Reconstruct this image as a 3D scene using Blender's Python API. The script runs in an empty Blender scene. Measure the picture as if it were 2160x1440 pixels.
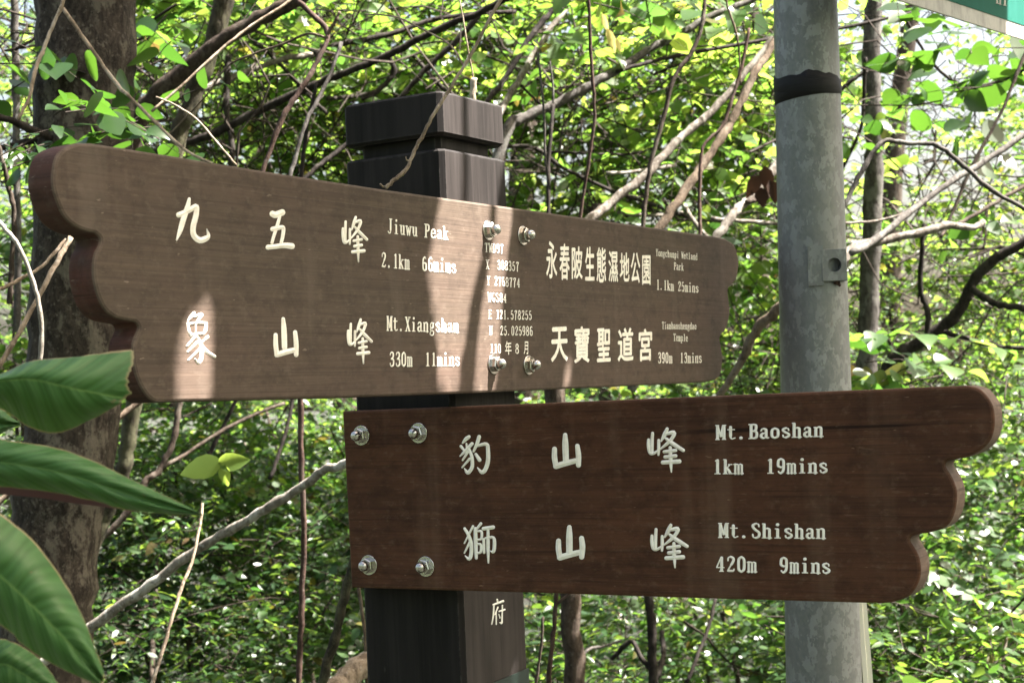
import bpy, bmesh, math, random
import numpy as np
from mathutils import Vector, Matrix
R = math.radians
sc = bpy.context.scene
COL = sc.collection

# ------------------------------------------------------------------ camera, sky, sun, exposure
FPX = 3432.0                                   # focal length in pixels of the 2160 wide frame
PITCH, ROLL = math.atan(114 / FPX), R(2.51)
EYE = np.array([0.0, 0.0, 1.6])
_F = np.array([0, math.cos(PITCH), math.sin(PITCH)])
_U0 = np.array([0, -math.sin(PITCH), math.cos(PITCH)])
_R0 = np.array([1.0, 0, 0])
_R = math.cos(ROLL) * _R0 - math.sin(ROLL) * _U0
_U = math.sin(ROLL) * _R0 + math.cos(ROLL) * _U0
cd = bpy.data.cameras.new('camera')
cam = bpy.data.objects.new('camera', cd); COL.objects.link(cam)
m = Matrix.Identity(4)
for i in range(3):
    m[i][0], m[i][1], m[i][2], m[i][3] = _R[i], _U[i], -_F[i], EYE[i]
cam.matrix_world = m
cd.sensor_width = 36; cd.lens = 36 * FPX / 2160
cd.clip_start = 0.05; cd.clip_end = 800
cd.dof.use_dof = True; cd.dof.focus_distance = 2.0; cd.dof.aperture_fstop = 14
sc.camera = cam

SUN_AZ, SUN_EL = R(90), R(57)                 # azimuth clockwise from the view direction (+Y)
SUN = np.array([math.sin(SUN_AZ) * math.cos(SUN_EL), math.cos(SUN_AZ) * math.cos(SUN_EL), math.sin(SUN_EL)])
w = bpy.data.worlds.new('World'); sc.world = w; w.use_nodes = True
nt = w.node_tree
sky = nt.nodes.new('ShaderNodeTexSky'); sky.sky_type = 'NISHITA'; sky.sun_disc = False
sky.sun_elevation = SUN_EL; sky.sun_rotation = SUN_AZ
sky.air_density = 1.0; sky.dust_density = 7.0; sky.ozone_density = 0.0
bg = nt.nodes['Background']; bg.inputs[1].default_value = 0.051
tint = nt.nodes.new('ShaderNodeMix'); tint.data_type = 'RGBA'; tint.blend_type = 'MULTIPLY'; tint.inputs[0].default_value = 1
tint.inputs[7].default_value = (1, .95, .86, 1)            # warms the sky light
nt.links.new(sky.outputs[0], tint.inputs[6]); nt.links.new(tint.outputs[2], bg.inputs[0])
sl = bpy.data.lights.new('sun', 'SUN'); sl.energy = 5.0; sl.angle = R(0.5); sl.color = (1, .93, .87)
so = bpy.data.objects.new('sun', sl); COL.objects.link(so)
so.rotation_euler = Vector(SUN).to_track_quat('Z', 'Y').to_euler()
so.location = (3, 0, 8)
sc.view_settings.view_transform = 'Standard'; sc.view_settings.look = 'None'
sc.view_settings.exposure = 3.3; sc.view_settings.gamma = 1
sc.cycles.max_bounces = 8; sc.cycles.transmission_bounces = 6; sc.cycles.diffuse_bounces = 4
sc.cycles.sample_clamp_indirect = 6

# ------------------------------------------------------------------ helpers
def ray(px, py):
    return _F + (px - 1080) / FPX * _R + (720 - py) / FPX * _U
def at(px, py, depth):
    return EYE + depth * ray(px, py)
def hit(px, py, p, n):
    d = ray(px, py)
    return EYE + d * (np.dot(p - EYE, n) / np.dot(d, n))
def to_px(p):
    v = np.asarray(p) - EYE; z = v @ _F
    return 1080 + FPX * (v @ _R) / z, 720 - FPX * (v @ _U) / z, z

def mat(name):
    m = bpy.data.materials.new(name); m.use_nodes = True
    return m, m.node_tree, m.node_tree.nodes['Principled BSDF']
def nd(nt, t, **kw):
    n = nt.nodes.new(t)
    for k, v in kw.items(): setattr(n, k, v)
    return n
def ramp(nt, stops, fac=None):
    n = nt.nodes.new('ShaderNodeValToRGB'); e = n.color_ramp.elements
    while len(e) < len(stops): e.new(0.5)
    for q, (p, c) in zip(e, stops):
        q.position = p; q.color = (c[0], c[1], c[2], 1) if not isinstance(c, (int, float)) else (c, c, c, 1)
    if fac is not None: nt.links.new(fac, n.inputs[0])
    return n.outputs[0]
def noise(nt, vec, scale, detail=4, rough=.55, dist=0):
    n = nt.nodes.new('ShaderNodeTexNoise')
    n.inputs['Scale'].default_value = scale; n.inputs['Detail'].default_value = detail
    n.inputs['Roughness'].default_value = rough; n.inputs['Distortion'].default_value = dist
    if vec is not None: nt.links.new(vec, n.inputs['Vector'])
    return n.outputs[0]
def mapped(nt, scale, coord='Object', rot=(0, 0, 0)):
    t = nt.nodes.new('ShaderNodeTexCoord'); mp = nt.nodes.new('ShaderNodeMapping')
    mp.inputs['Scale'].default_value = scale; mp.inputs['Rotation'].default_value = rot
    nt.links.new(t.outputs[coord], mp.inputs['Vector']); return mp.outputs[0]
def mix(nt, fac, a, b, mode='MIX'):
    n = nt.nodes.new('ShaderNodeMix'); n.data_type = 'RGBA'; n.blend_type = mode
    for s, v in ((n.inputs[0], fac), (n.inputs[6], a), (n.inputs[7], b)):
        if isinstance(v, (int, float)): s.default_value = v
        elif isinstance(v, tuple): s.default_value = (*v[:3], 1)
        else: nt.links.new(v, s)
    return n.outputs[2]
def bump(nt, h, strength, dist, target):
    b = nt.nodes.new('ShaderNodeBump'); b.inputs['Strength'].default_value = strength
    b.inputs['Distance'].default_value = dist
    nt.links.new(h, b.inputs['Height']); nt.links.new(b.outputs[0], target.inputs['Normal'])

def edge_wear(nt, bsdf, col, pale, amount, radius=.004):
    bv = nd(nt, 'ShaderNodeBevel'); bv.samples = 4; bv.inputs['Radius'].default_value = radius
    ge = nd(nt, 'ShaderNodeNewGeometry'); dt = nd(nt, 'ShaderNodeVectorMath', operation='DOT_PRODUCT')
    nt.links.new(bv.outputs[0], dt.inputs[0]); nt.links.new(ge.outputs['Normal'], dt.inputs[1])
    e = ramp(nt, [(.86, 1.0), (.985, 0.0)], dt.outputs['Value'])
    k = ramp(nt, [(.42, 0.0), (.60, amount)], noise(nt, mapped(nt, (1, 1, 1)), 70, 4, .65))
    ml = nd(nt, 'ShaderNodeMath', operation='MULTIPLY'); nt.links.new(e, ml.inputs[0]); nt.links.new(k, ml.inputs[1])
    nt.links.new(mix(nt, ml.outputs[0], col, pale), bsdf.inputs['Base Color'])
def thing(name, label, cat, loc=(0, 0, 0), group=None, kind=None):
    o = bpy.data.objects.new(name, None); COL.objects.link(o); o.location = loc
    o.empty_display_size = .1
    o['label'] = label; o['category'] = cat
    if group: o['group'] = group
    if kind: o['kind'] = kind
    return o
def tag(o, label, cat, group=None, kind=None):
    o['label'] = label; o['category'] = cat
    if group: o['group'] = group
    if kind: o['kind'] = kind
    return o
def link(name, me, parent=None):
    o = bpy.data.objects.new(name, me); COL.objects.link(o)
    if parent is not None: o.parent = parent
    return o
def raw_mesh(name, V, faces, mats, midx=None, smooth=False, parent=None, off=None):
    """V (n,3) ; faces list of index tuples ; mesh linked as one object"""
    V = np.asarray(V, float)
    if off is not None: V = V - np.asarray(off)
    me = bpy.data.meshes.new(name); me.from_pydata(V.tolist(), [], [tuple(int(i) for i in f) for f in faces])
    for mm in mats: me.materials.append(mm)
    if midx is not None: me.polygons.foreach_set('material_index', np.asarray(midx, np.int32))
    if smooth: me.polygons.foreach_set('use_smooth', np.ones(len(me.polygons), bool))
    me.update()
    return link(name, me, parent)
def np_mesh(name, V, F, mats, midx, parent=None, off=None, smooth=True):
    """all triangles; fast"""
    V = np.asarray(V, np.float32)
    if off is not None: V = V - np.asarray(off, np.float32)
    me = bpy.data.meshes.new(name); n = len(F)
    me.vertices.add(len(V)); me.vertices.foreach_set('co', V.ravel())
    me.loops.add(3 * n); me.loops.foreach_set('vertex_index', np.asarray(F, np.int32).ravel())
    me.polygons.add(n); me.polygons.foreach_set('loop_start', np.arange(0, 3 * n, 3, dtype=np.int32))
    for mm in mats: me.materials.append(mm)
    me.polygons.foreach_set('material_index', np.asarray(midx, np.int32))
    me.polygons.foreach_set('use_smooth', np.full(n, smooth))
    me.update(calc_edges=True); me.validate()
    return link(name, me, parent)
def catmull(P, k=6):
    P = np.asarray(P, float)
    if len(P) < 3: 
        t = np.linspace(0, 1, k + 1)[:, None]; return P[0] * (1 - t) + P[-1] * t
    Q = np.vstack([2 * P[0] - P[1], P, 2 * P[-1] - P[-2]]); out = []
    for i in range(1, len(Q) - 2):
        for t in np.linspace(0, 1, k, endpoint=False):
            a, b, c, d = Q[i - 1], Q[i], Q[i + 1], Q[i + 2]
            out.append(.5 * (2 * b + (c - a) * t + (2 * a - 5 * b + 4 * c - d) * t * t + (3 * b - a - 3 * c + d) * t ** 3))
    out.append(P[-1]); return np.array(out)
_rs = np.random.default_rng(5)
def tube(P, rad, sides=8, k=5, wob=.12):
    """P control points with radii -> verts, quads"""
    P = np.asarray(P, float); rad = np.asarray(rad, float).reshape(-1, 1)
    Q = catmull(np.hstack([P, rad]), k); C, rr = Q[:, :3], np.maximum(Q[:, 3], 4e-4)
    wob = wob * min(1, .012 / max(rr.max(), 1e-4)) ** .8 + .012
    n = len(C); T = np.gradient(C, axis=0); T /= np.linalg.norm(T, axis=1)[:, None] + 1e-9
    a = np.array([0.13, -.97, .2]); V = []
    C = C + _rs.normal(0, 1, C.shape) * (rr * wob)[:, None]
    for i in range(n):
        x = np.cross(T[i], a); x /= np.linalg.norm(x) + 1e-9; y = np.cross(T[i], x)
        r = rr[i] * (1 + _rs.normal(0, wob * .5))
        for s in range(sides):
            A = 2 * math.pi * s / sides
            V.append(C[i] + r * (math.cos(A) * x + math.sin(A) * y) * (1 + _rs.normal(0, wob * .25)))
    F = [(i * sides + s, i * sides + (s + 1) % sides, (i + 1) * sides + (s + 1) % sides, (i + 1) * sides + s)
         for i in range(n - 1) for s in range(sides)]
    F += [tuple(range(sides))[::-1], tuple((n - 1) * sides + s for s in range(sides))]
    return V, F

# ------------------------------------------------------------------ materials
def wood(name, base, dark, light, red, seed, fleck, grainz=1.0, lines=.7):
    m, t, b = mat(name)
    v1 = mapped(t, (4 + seed, 4, 140 * grainz)); v2 = mapped(t, (40, 40, 260 * grainz)); v3 = mapped(t, (9, 9, .8)); v4 = mapped(t, (1.6, 1.6, 5))
    g1 = noise(t, v1, 1, 6, .68, .4); g2 = noise(t, v2, 1.0, 3, .6); st = noise(t, v3, 1.6, 4, .6); big = noise(t, v4, 1.6 + seed, 5, .6)
    c = mix(t, ramp(t, [(.33, 0.0), (.66, 1.0)], g1), dark, base)
    c = mix(t, ramp(t, [(.42, 0.0), (.66, .75)], big), c, red)
    mo = noise(t, mapped(t, (26, 26, 38)), 1, 6, .75)                      # pores and mottling
    c = mix(t, ramp(t, [(.36, .62), (.52, 0.0)], mo), c, tuple(x * .72 for x in dark))
    c = mix(t, ramp(t, [(.54, 0.0), (.72, .45)], noise(t, mapped(t, (55, 55, 75)), 1, 4, .7)), c, light)
    gl = noise(t, mapped(t, (2.2, 2.2, 260 * grainz)), 1 + seed, 3, .5, .6)   # dark grain lines
    c = mix(t, ramp(t, [(.58, 0.0), (.64, lines)], gl), c, tuple(x * .55 for x in dark))
    c = mix(t, ramp(t, [(.56, 0.0), (.75, .5)], st), c, light)
    c = mix(t, ramp(t, [(.62, 0.0), (.67, fleck)], g2), c, tuple(x * 1.15 for x in light))
    ck = noise(t, mapped(t, (.9, .9, 60)), 1.2 + seed * .3, 2, .4)
    c = mix(t, ramp(t, [(.27, .8), (.30, 0.0)], ck), c, tuple(x * .3 for x in dark))
    pit = noise(t, mapped(t, (60, 60, 200)), 1, 2, .5)
    c = mix(t, ramp(t, [(.71, 0.0), (.75, .6)], pit), c, tuple(x * 1.6 for x in light))
    t.links.new(c, b.inputs['Base Color'])
    edge_wear(t, b, c, tuple(min(1, x * 1.5) for x in light), .6)
    b.inputs['Roughness'].default_value = .74; b.inputs['Specular IOR Level'].default_value = .15
    bump(t, gl, .3, .0015, b)
    return m
M = {}
M['wood_upper'] = wood('weathered_brown_wood', (.092, .068, .050), (.062, .046, .035), (.135, .107, .084), (.092, .062, .048), 0, .25, 1.0, .22)
M['wood_lower'] = wood('dark_red_wood', (.080, .034, .0185), (.040, .0175, .010), (.128, .078, .050), (.094, .039, .020), .7, .30, .8, .42)
M['wood_edge'] = wood('red_end_grain', (.070, .034, .026), (.035, .018, .014), (.10, .075, .062), (.085, .028, .020), .3, .1, .5)
M['wood_edge_pale'] = wood('pale_end_grain', (.14, .10, .080), (.085, .058, .043), (.21, .17, .14), (.13, .085, .064), .3, .2, .5)

for key_, mname, f_ in (('post', 'dark_post_timber', 1.0), ('post_lit', 'lit_face_post_timber', 2.3)):  # second, lighter copy paints the grazing light into the right face
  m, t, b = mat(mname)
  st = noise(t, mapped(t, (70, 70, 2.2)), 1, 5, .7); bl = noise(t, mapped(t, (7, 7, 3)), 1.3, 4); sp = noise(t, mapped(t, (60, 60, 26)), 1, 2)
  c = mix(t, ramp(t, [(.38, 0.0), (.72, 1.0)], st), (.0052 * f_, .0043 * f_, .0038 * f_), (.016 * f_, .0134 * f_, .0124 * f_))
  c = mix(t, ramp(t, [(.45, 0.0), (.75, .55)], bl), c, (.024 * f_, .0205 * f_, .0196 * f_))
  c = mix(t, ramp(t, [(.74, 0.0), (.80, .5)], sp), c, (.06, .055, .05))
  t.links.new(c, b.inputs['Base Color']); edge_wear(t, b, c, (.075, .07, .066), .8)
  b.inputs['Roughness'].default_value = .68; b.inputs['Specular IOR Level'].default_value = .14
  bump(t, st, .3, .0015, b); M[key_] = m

m, t, b = mat('cream_paint')
c = mix(t, ramp(t, [(.45, 0.0), (.72, .6)], noise(t, mapped(t, (90, 90, 90)), 1, 4)), (.88, .83, .74), (.62, .54, .44))
t.links.new(c, b.inputs['Base Color']); b.inputs['Roughness'].default_value = .6; M['paint'] = m
m, t, b = mat('white_paint'); b.inputs['Base Color'].default_value = (.8, .8, .78, 1); b.inputs['Roughness'].default_value = .6; M['white'] = m

m, t, b = mat('stainless_steel')
c = mix(t, noise(t, mapped(t, (200, 200, 200)), 1, 3), (.62, .60, .57), (.36, .33, .30))
t.links.new(c, b.inputs['Base Color']); b.inputs['Metallic'].default_value = 1; b.inputs['Roughness'].default_value = .24; M['steel'] = m

m, t, b = mat('galvanised_steel')
vo = nd(t, 'ShaderNodeTexVoronoi'); vo.inputs['Scale'].default_value = 1
dv = nd(t, 'ShaderNodeVectorMath', operation='ADD'); v = mapped(t, (95, 95, 60))
nn = nd(t, 'ShaderNodeTexNoise'); nn.inputs['Scale'].default_value = 1.6; nn.inputs['Detail'].default_value = 3; t.links.new(v, nn.inputs['Vector'])
sc_ = nd(t, 'ShaderNodeVectorMath', operation='SCALE'); sc_.inputs['Scale'].default_value = 2.2
t.links.new(nn.outputs['Color'], sc_.inputs[0]); t.links.new(v, dv.inputs[0]); t.links.new(sc_.outputs[0], dv.inputs[1]); t.links.new(dv.outputs[0], vo.inputs['Vector'])
sep = nd(t, 'ShaderNodeSeparateColor'); t.links.new(vo.outputs['Color'], sep.inputs[0])
fine = noise(t, mapped(t, (160, 160, 120)), 1, 3)
c = mix(t, ramp(t, [(.0, 0.0), (.62, .12), (.72, .75), (1, 1.0)], sep.outputs[0]), (.128, .135, .137), (.230, .242, .246))
c = mix(t, ramp(t, [(.4, 0.0), (.7, .45)], fine), c, (.21, .215, .21))
c = mix(t, ramp(t, [(.5, 0.0), (.72, .6)], noise(t, mapped(t, (7, 7, 2.5)), 1, 5)), c, (.150, .155, .150))
c = mix(t, ramp(t, [(.52, 0.0), (.70, .55)], noise(t, mapped(t, (28, 28, 1.1)), 1, 4, .6)), c, (.115, .118, .11))
c = mix(t, ramp(t, [(.66, 0.0), (.72, .7)], noise(t, mapped(t, (45, 45, 9)), 1, 4, .7)), c, (.30, .31, .305))
c = mix(t, ramp(t, [(.70, 0.0), (.76, .6)], noise(t, mapped(t, (22, 22, 6)), 1, 5, .7)), c, (.10, .075, .05))
t.links.new(c, b.inputs['Base Color']); b.inputs['Metallic'].default_value = .25; b.inputs['Roughness'].default_value = .48
M['galv'] = m
m, t, b = mat('rubber_tape'); b.inputs['Base Color'].default_value = (.008, .008, .0088, 1); b.inputs['Roughness'].default_value = .6; b.inputs['Specular IOR Level'].default_value = .2
bump(t, noise(t, mapped(t, (30, 30, 160)), 1, 4), .5, .002, b); M['tape'] = m
m, t, b = mat('grey_strip'); b.inputs['Base Color'].default_value = (.60, .59, .50, 1); b.inputs['Roughness'].default_value = .5; M['strip'] = m
m, t, b = mat('green_enamel')
c = mix(t, ramp(t, [(.5, 0.0), (.75, .7)], noise(t, mapped(t, (30, 30, 9)), 1, 5, .7)), (.004, .095, .07), (.012, .12, .095))
t.links.new(c, b.inputs['Base Color']); b.inputs['Roughness'].default_value = .75; b.inputs['Specular IOR Level'].default_value = .15; M['green'] = m
m, t, b = mat('dark_green_enamel')
c = mix(t, noise(t, mapped(t, (60, 60, 30)), 1, 4), (.004, .013, .010), (.010, .022, .018))
t.links.new(c, b.inputs['Base Color']); M['dgreen'] = m
m, t, b = mat('dirty_white_enamel')
c = mix(t, ramp(t, [(.42, 0.0), (.7, .8)], noise(t, mapped(t, (60, 60, 20)), 1, 5, .7)), (.40, .385, .35), (.18, .17, .15))
t.links.new(c, b.inputs['Base Color']); b.inputs['Roughness'].default_value = .5; M['dwhite'] = m

def bark(name, a, bcol, lich, lf, sc1=26, strong=.6):
    m, t, b = mat(name)
    v = mapped(t, (1, 1, .5)); n1 = noise(t, v, sc1 * 2.2, 7, .7, .5); n2 = noise(t, v, sc1 * .7, 5, .68); n3 = noise(t, mapped(t, (1, 1, 1)), sc1 * 4, 4, .7)
    c = mix(t, ramp(t, [(.40, 0.0), (.62, 1.0)], n1), a, bcol)
    c = mix(t, ramp(t, [(.52, 0.0), (.58, lf)], n2), c, lich)
    c = mix(t, ramp(t, [(.58, 0.0), (.63, .65)], n3), c, tuple(x * .8 for x in lich))
    c = mix(t, ramp(t, [(.34, .75), (.42, 0.0)], n3), c, tuple(x * .5 for x in a))
    t.links.new(c, b.inputs['Base Color']); b.inputs['Roughness'].default_value = .85; b.inputs['Specular IOR Level'].default_value = .15
    bump(t, n1, strong, .006, b); return m
M['trunk'] = bark('mottled_bark', (.016, .0125, .0095), (.047, .038, .029), (.135, .122, .095), .55, 26, 1.0)
M['pale'] = bark('pale_bark', (.06, .05, .04), (.15, .135, .115), (.23, .22, .195), .7)
M['brown'] = bark('brown_bark', (.022, .016, .012), (.06, .045, .034), (.11, .098, .08), .4)
M['dark'] = bark('dark_bark', (.009, .007, .006), (.024, .019, .016), (.055, .05, .044), .3)
M['red'] = bark('reddish_bark', (.030, .018, .014), (.070, .043, .033), (.10, .08, .066), .3)
M['grey'] = bark('grey_bark', (.03, .027, .024), (.080, .073, .066), (.14, .137, .125), .6)
M['tan'] = bark('tan_bark', (.05, .036, .025), (.135, .102, .072), (.19, .16, .125), .4)
M['light'] = bark('light_tan_bark', (.12, .09, .062), (.30, .24, .175), (.42, .37, .30), .5)
M['lichen'] = bark('pale_lichen_bark', (.10, .088, .07), (.24, .22, .185), (.36, .35, .315), .8)
M['mossy'] = bark('mossy_bark', (.016, .015, .010), (.050, .044, .028), (.078, .080, .045), .5)
BARK = dict(t='trunk', p='pale', b='brown', d='dark', r='red', g='grey', n='tan', m='mossy', l='light', c='lichen')

def leafmat(name, cols, trans, tf=.45, rough=.38, spec=.5):
    m, t, b = mat(name)
    geo = nd(t, 'ShaderNodeNewGeometry'); rnd = geo.outputs['Random Per Island']
    n = len(cols)
    c = ramp(t, [(.965 * i / max(n - 1, 1), cc) for i, cc in enumerate(cols)] + [(.98, (.085, .085, .018)), (1, (.08, .05, .022))], rnd)
    c2 = ramp(t, [(.965 * i / max(n - 1, 1), cc) for i, cc in enumerate(trans)] + [(.98, (.22, .22, .03)), (1, (.10, .065, .02))], rnd)
    var = noise(t, mapped(t, (1, 1, 1)), 38, 2)
    c = mix(t, ramp(t, [(.3, 0.0), (.8, .35)], var), c, tuple(x * .55 for x in cols[0]))
    t.links.new(c, b.inputs['Base Color']); b.inputs['Roughness'].default_value = rough; b.inputs['Specular IOR Level'].default_value = spec
    tr = nd(t, 'ShaderNodeBsdfTranslucent'); t.links.new(c2, tr.inputs[0])
    mx = nd(t, 'ShaderNodeMixShader'); mx.inputs[0].default_value = tf
    t.links.new(b.outputs[0], mx.inputs[1]); t.links.new(tr.outputs[0], mx.inputs[2])
    t.links.new(mx.outputs[0], t.nodes['Material Output'].inputs[0])
    return m
M['leaf_bright'] = leafmat('yellow_green_leaf', [(.04, .085, .016), (.055, .105, .019), (.075, .12, .024), (.042, .09, .02)],
                           [(.10, .22, .028), (.20, .36, .042), (.33, .44, .07), (.13, .27, .036)], .55, .40, .4)
M['leaf_mid'] = leafmat('mid_green_leaf', [(.030, .072, .018), (.042, .092, .02), (.055, .10, .022), (.030, .066, .022)],
                        [(.085, .21, .028), (.16, .31, .034), (.26, .38, .05), (.08, .19, .032)], .5, .32, .5)
M['leaf_dark'] = leafmat('glossy_dark_leaf', [(.020, .050, .018), (.028, .064, .020), (.038, .074, .020), (.020, .046, .022)],
                         [(.06, .16, .024), (.10, .22, .028), (.19, .29, .036), (.05, .13, .026)], .38, .36, .5)
M['leaf_shade'] = leafmat('broad_shade_leaf', [(.014, .038, .009), (.02, .05, .011)], [(.04, .11, .012), (.07, .16, .015)], .42, .35, .45)
M['leaf_dry'] = leafmat('dry_leaf', [(.022, .011, .007), (.036, .018, .010)], [(.022, .011, .006), (.03, .015, .008)], .2, .7, .2)
M['leaf_yellow'] = leafmat('pale_yellow_leaf', [(.5, .42, .18), (.45, .4, .12)], [(.6, .5, .2), (.55, .5, .15)], .45, .5, .3)
M['twig'] = bark('twig_bark', (.014, .010, .008), (.038, .030, .023), (.08, .07, .056), .35)

# the ground
m, t, b = mat('leaf_litter')
n1 = noise(t, mapped(t, (1, 1, 1)), 14, 6, .7); n2 = noise(t, mapped(t, (1, 1, 1)), 1.1, 4)
c = mix(t, ramp(t, [(.35, 0.0), (.7, 1.0)], n1), (.004, .003, .0025), (.016, .012, .008))
c = mix(t, ramp(t, [(.35, 0.0), (.55, .9)], n2), c, (.010, .018, .007))
t.links.new(c, b.inputs['Base Color']); b.inputs['Roughness'].default_value = .95; bump(t, n1, 1, .05, b); M['soil'] = m
gx = np.concatenate([np.linspace(-300, -14, 8), np.linspace(-12, 12, 37), np.linspace(14, 300, 8)]); gy = np.concatenate([np.linspace(-200, -8, 6), np.linspace(-6, 26, 49), np.linspace(29, 400, 10)])
GX, GY = np.meshgrid(gx, gy); gr = np.random.default_rng(3)
def ground_z(x, y): return .12 * np.sin(x * .7 + 1) * np.cos(y * .5) + .05 * np.sin(2.1 * x + y * 1.3) - .1
V = np.stack([GX, GY, ground_z(GX, GY)], -1).reshape(-1, 3); nx = len(gx)
F = [(j * nx + i, j * nx + i + 1, (j + 1) * nx + i + 1, (j + 1) * nx + i) for j in range(len(gy) - 1) for i in range(nx - 1)]
o = raw_mesh('ground', V, F, [M['soil']], smooth=True); o['kind'] = 'structure'

# ------------------------------------------------------------------ the signpost
d1 = ray(3177, 742); d1[2] = 0; d1 /= np.linalg.norm(d1)      # along the post's right face, away from the camera
d2 = np.array([-d1[1], d1[0], 0])                              # along its left face
K = at(950, 720, 2.1)                                          # the near edge of the post
PW, BT = .159, .036
base = np.array([K[0], K[1], 0.]) + .5 * PW * (d1 + d2)
signpost = thing('trail_signpost', 'dark square wooden signpost carrying two brown scalloped direction boards', 'signpost', base)
A1 = math.atan2(d1[1], d1[0])
# local frames (3x3 columns) : post frame = d1,d2,z
def frame(x, y): return np.array([x, y, [0, 0, 1]]).T

def ringed_box(name, x0, x1, y0, y1, levels, mats, parent):
    """square section column: levels = [(z, inset)]"""
    V, F = [], []
    ch = .006
    for z, i in levels:
        a, b_, c_, d_ = x0 + i, x1 - i, y0 + i, y1 - i
        V += [(a + ch, c_, z), (b_ - ch, c_, z), (b_, c_ + ch, z), (b_, d_ - ch, z), (b_ - ch, d_, z), (a + ch, d_, z), (a, d_ - ch, z), (a, c_ + ch, z)]
    n = 8
    for l in range(len(levels) - 1):
        F += [(l * n + s, l * n + (s + 1) % n, (l + 1) * n + (s + 1) % n, (l + 1) * n + s) for s in range(n)]
    F += [tuple(range(n))[::-1], tuple((len(levels) - 1) * n + s for s in range(n))]
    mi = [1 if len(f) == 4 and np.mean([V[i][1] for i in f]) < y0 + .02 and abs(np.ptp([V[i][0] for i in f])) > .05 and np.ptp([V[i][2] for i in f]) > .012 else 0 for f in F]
    return raw_mesh(name, V, F, mats, mi, parent=parent)
def zpx(px, py):        # height of a pixel on the near post edge
    return hit(px, py, K, np.array([0, 1., 0]))[2]
zt, zg1, zg0 = zpx(925, 190), zpx(928, 283), zpx(929, 312)
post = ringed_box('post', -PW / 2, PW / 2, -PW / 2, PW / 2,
    [(-.35, 0), (zg0 - .6, 0), (zg0 - .003, 0), (zg0, .003)], [M['post'], M['post_lit']], signpost)
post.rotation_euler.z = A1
neck = ringed_box('neck', -PW / 2, PW / 2, -PW / 2, PW / 2, [(zg0 - .004, .016), (zg1 + .004, .016)], [M['post'], M['post_lit']], post)
cap = ringed_box('cap', -PW / 2, PW / 2, -PW / 2, PW / 2, [(zg1, .004), (zg1 + .004, 0), (zt - .003, 0), (zt, .003)], [M['post'], M['post_lit']], post)

class Plane:
    """a sign face: local x along the board, y into it, z up; origin = o"""
    def __init__(s, o, x, y):
        s.o = np.array(o, float); s.x = np.array(x); s.y = np.array(y); s.rot = math.atan2(x[1], x[0])
    def loc(s, px, py):
        p = hit(px, py, s.o, s.y) - s.o
        return np.array([p @ s.x, p[2]])
    def world(s, l, dep=0): return s.o + l[0] * s.x + np.array([0, 0, l[1]]) + dep * s.y

S1 = Plane(K - d2 * BT, d1, d2)                # upper board front face
S2 = Plane(K - d1 * BT, -d2, d1)               # lower board front face
SP = Plane(K - d2 * .0004, d1, d2)             # right face of the post

def board(name, plane, pts, thick, mats, parent, label):
    P = np.array([plane.loc(*p) for p in pts])
    area = .5 * np.sum(P[:, 0] * np.roll(P[:, 1], -1) - np.roll(P[:, 0], -1) * P[:, 1])
    if area < 0: P = P[::-1]
    T = np.roll(P, -1, 0) - np.roll(P, 1, 0); T /= np.linalg.norm(T, axis=1)[:, None]
    N = np.stack([T[:, 1], -T[:, 0]], 1)        # outward
    e = .003; n = len(P); V, F, mi = [], [], []
    for y, ins in ((0, e), (e * .35, e * .3), (e, 0), (thick - e, 0), (thick, e)):
        for p, q in zip(P, N): V.append((p[0] - q[0] * ins, y, p[1] - q[1] * ins))
    F.append(tuple(range(n))); mi.append(0)
    for l in range(4):
        for s in range(n):
            F.append((l * n + (s + 1) % n, l * n + s, (l + 1) * n + s, (l + 1) * n + (s + 1) % n)); mi.append(0 if l < 2 else 1)
    F.append(tuple(4 * n + s for s in range(n))[::-1]); mi.append(0)
    o = raw_mesh(name, V, F, mats, mi, parent=parent)
    o.location = plane.o - np.array(parent.location); o.rotation_euler.z = plane.rot
    o['label'] = label
    return o
def dense(pts, k=4): return [tuple(p) for p in catmull(np.array(pts, float), k)]
lobesL = dense([(163, 302), (138, 312), (120, 331), (113, 363), (113, 393), (123, 428), (138, 458), (159, 477), (185, 488), (202, 492), (213, 503), (211, 518), (202, 535),
          (198, 561), (200, 591), (209, 626), (224, 654), (247, 671), (275, 677), (288, 680), (294, 690), (290, 703), (282, 725), (282, 755), (288, 789), (301, 819), (316, 839), (330, 848)])
top1 = [(1500, 497), (1280, 466), (1070, 436), (800, 398), (560, 361), (366, 329), (258, 312), (194, 302)]
bot1 = [(740, 838), (1000, 829), (1300, 815), (1490, 806)]
lobesR = dense([(1508, 802), (1520, 790), (1525, 760), (1522, 730), (1519, 714), (1522, 706), (1533, 692), (1540, 662), (1538, 630), (1536, 612), (1542, 602), (1553, 590), (1559, 560), (1556, 535), (1548, 515), (1530, 503)])
upper = board('signboard', S1, top1 + lobesL + bot1 + lobesR, BT, [M['wood_upper'], M['wood_edge']], signpost,
              'long weathered brown board with scalloped ends and two sunlit stripes')
lob2 = dense([(2040, 813), (2063, 819), (2081, 835), (2093, 856), (2097, 881), (2095, 908), (2086, 931), (2067, 950), (2040, 963), (2012, 969), (1997, 973), (1993, 983),
        (2003, 1000), (2012, 1018), (2017, 1037), (2016, 1064), (2008, 1092), (1994, 1110), (1967, 1121), (1939, 1126), (1923, 1131), (1919, 1141), (1928, 1156), (1937, 1174), (1941, 1197), (1939, 1220), (1928, 1243), (1912, 1259), (1884, 1269), (1857, 1272)])
lower = board('signboard', S2, [(722, 867), (1150, 850), (1600, 831), (1800, 823)] + lob2 + [(1500, 1262), (1100, 1249), (741, 1239)], BT, [M['wood_lower'], M['wood_edge_pale']], signpost,
              'shorter dark reddish brown board with three lobes at its right end')

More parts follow.
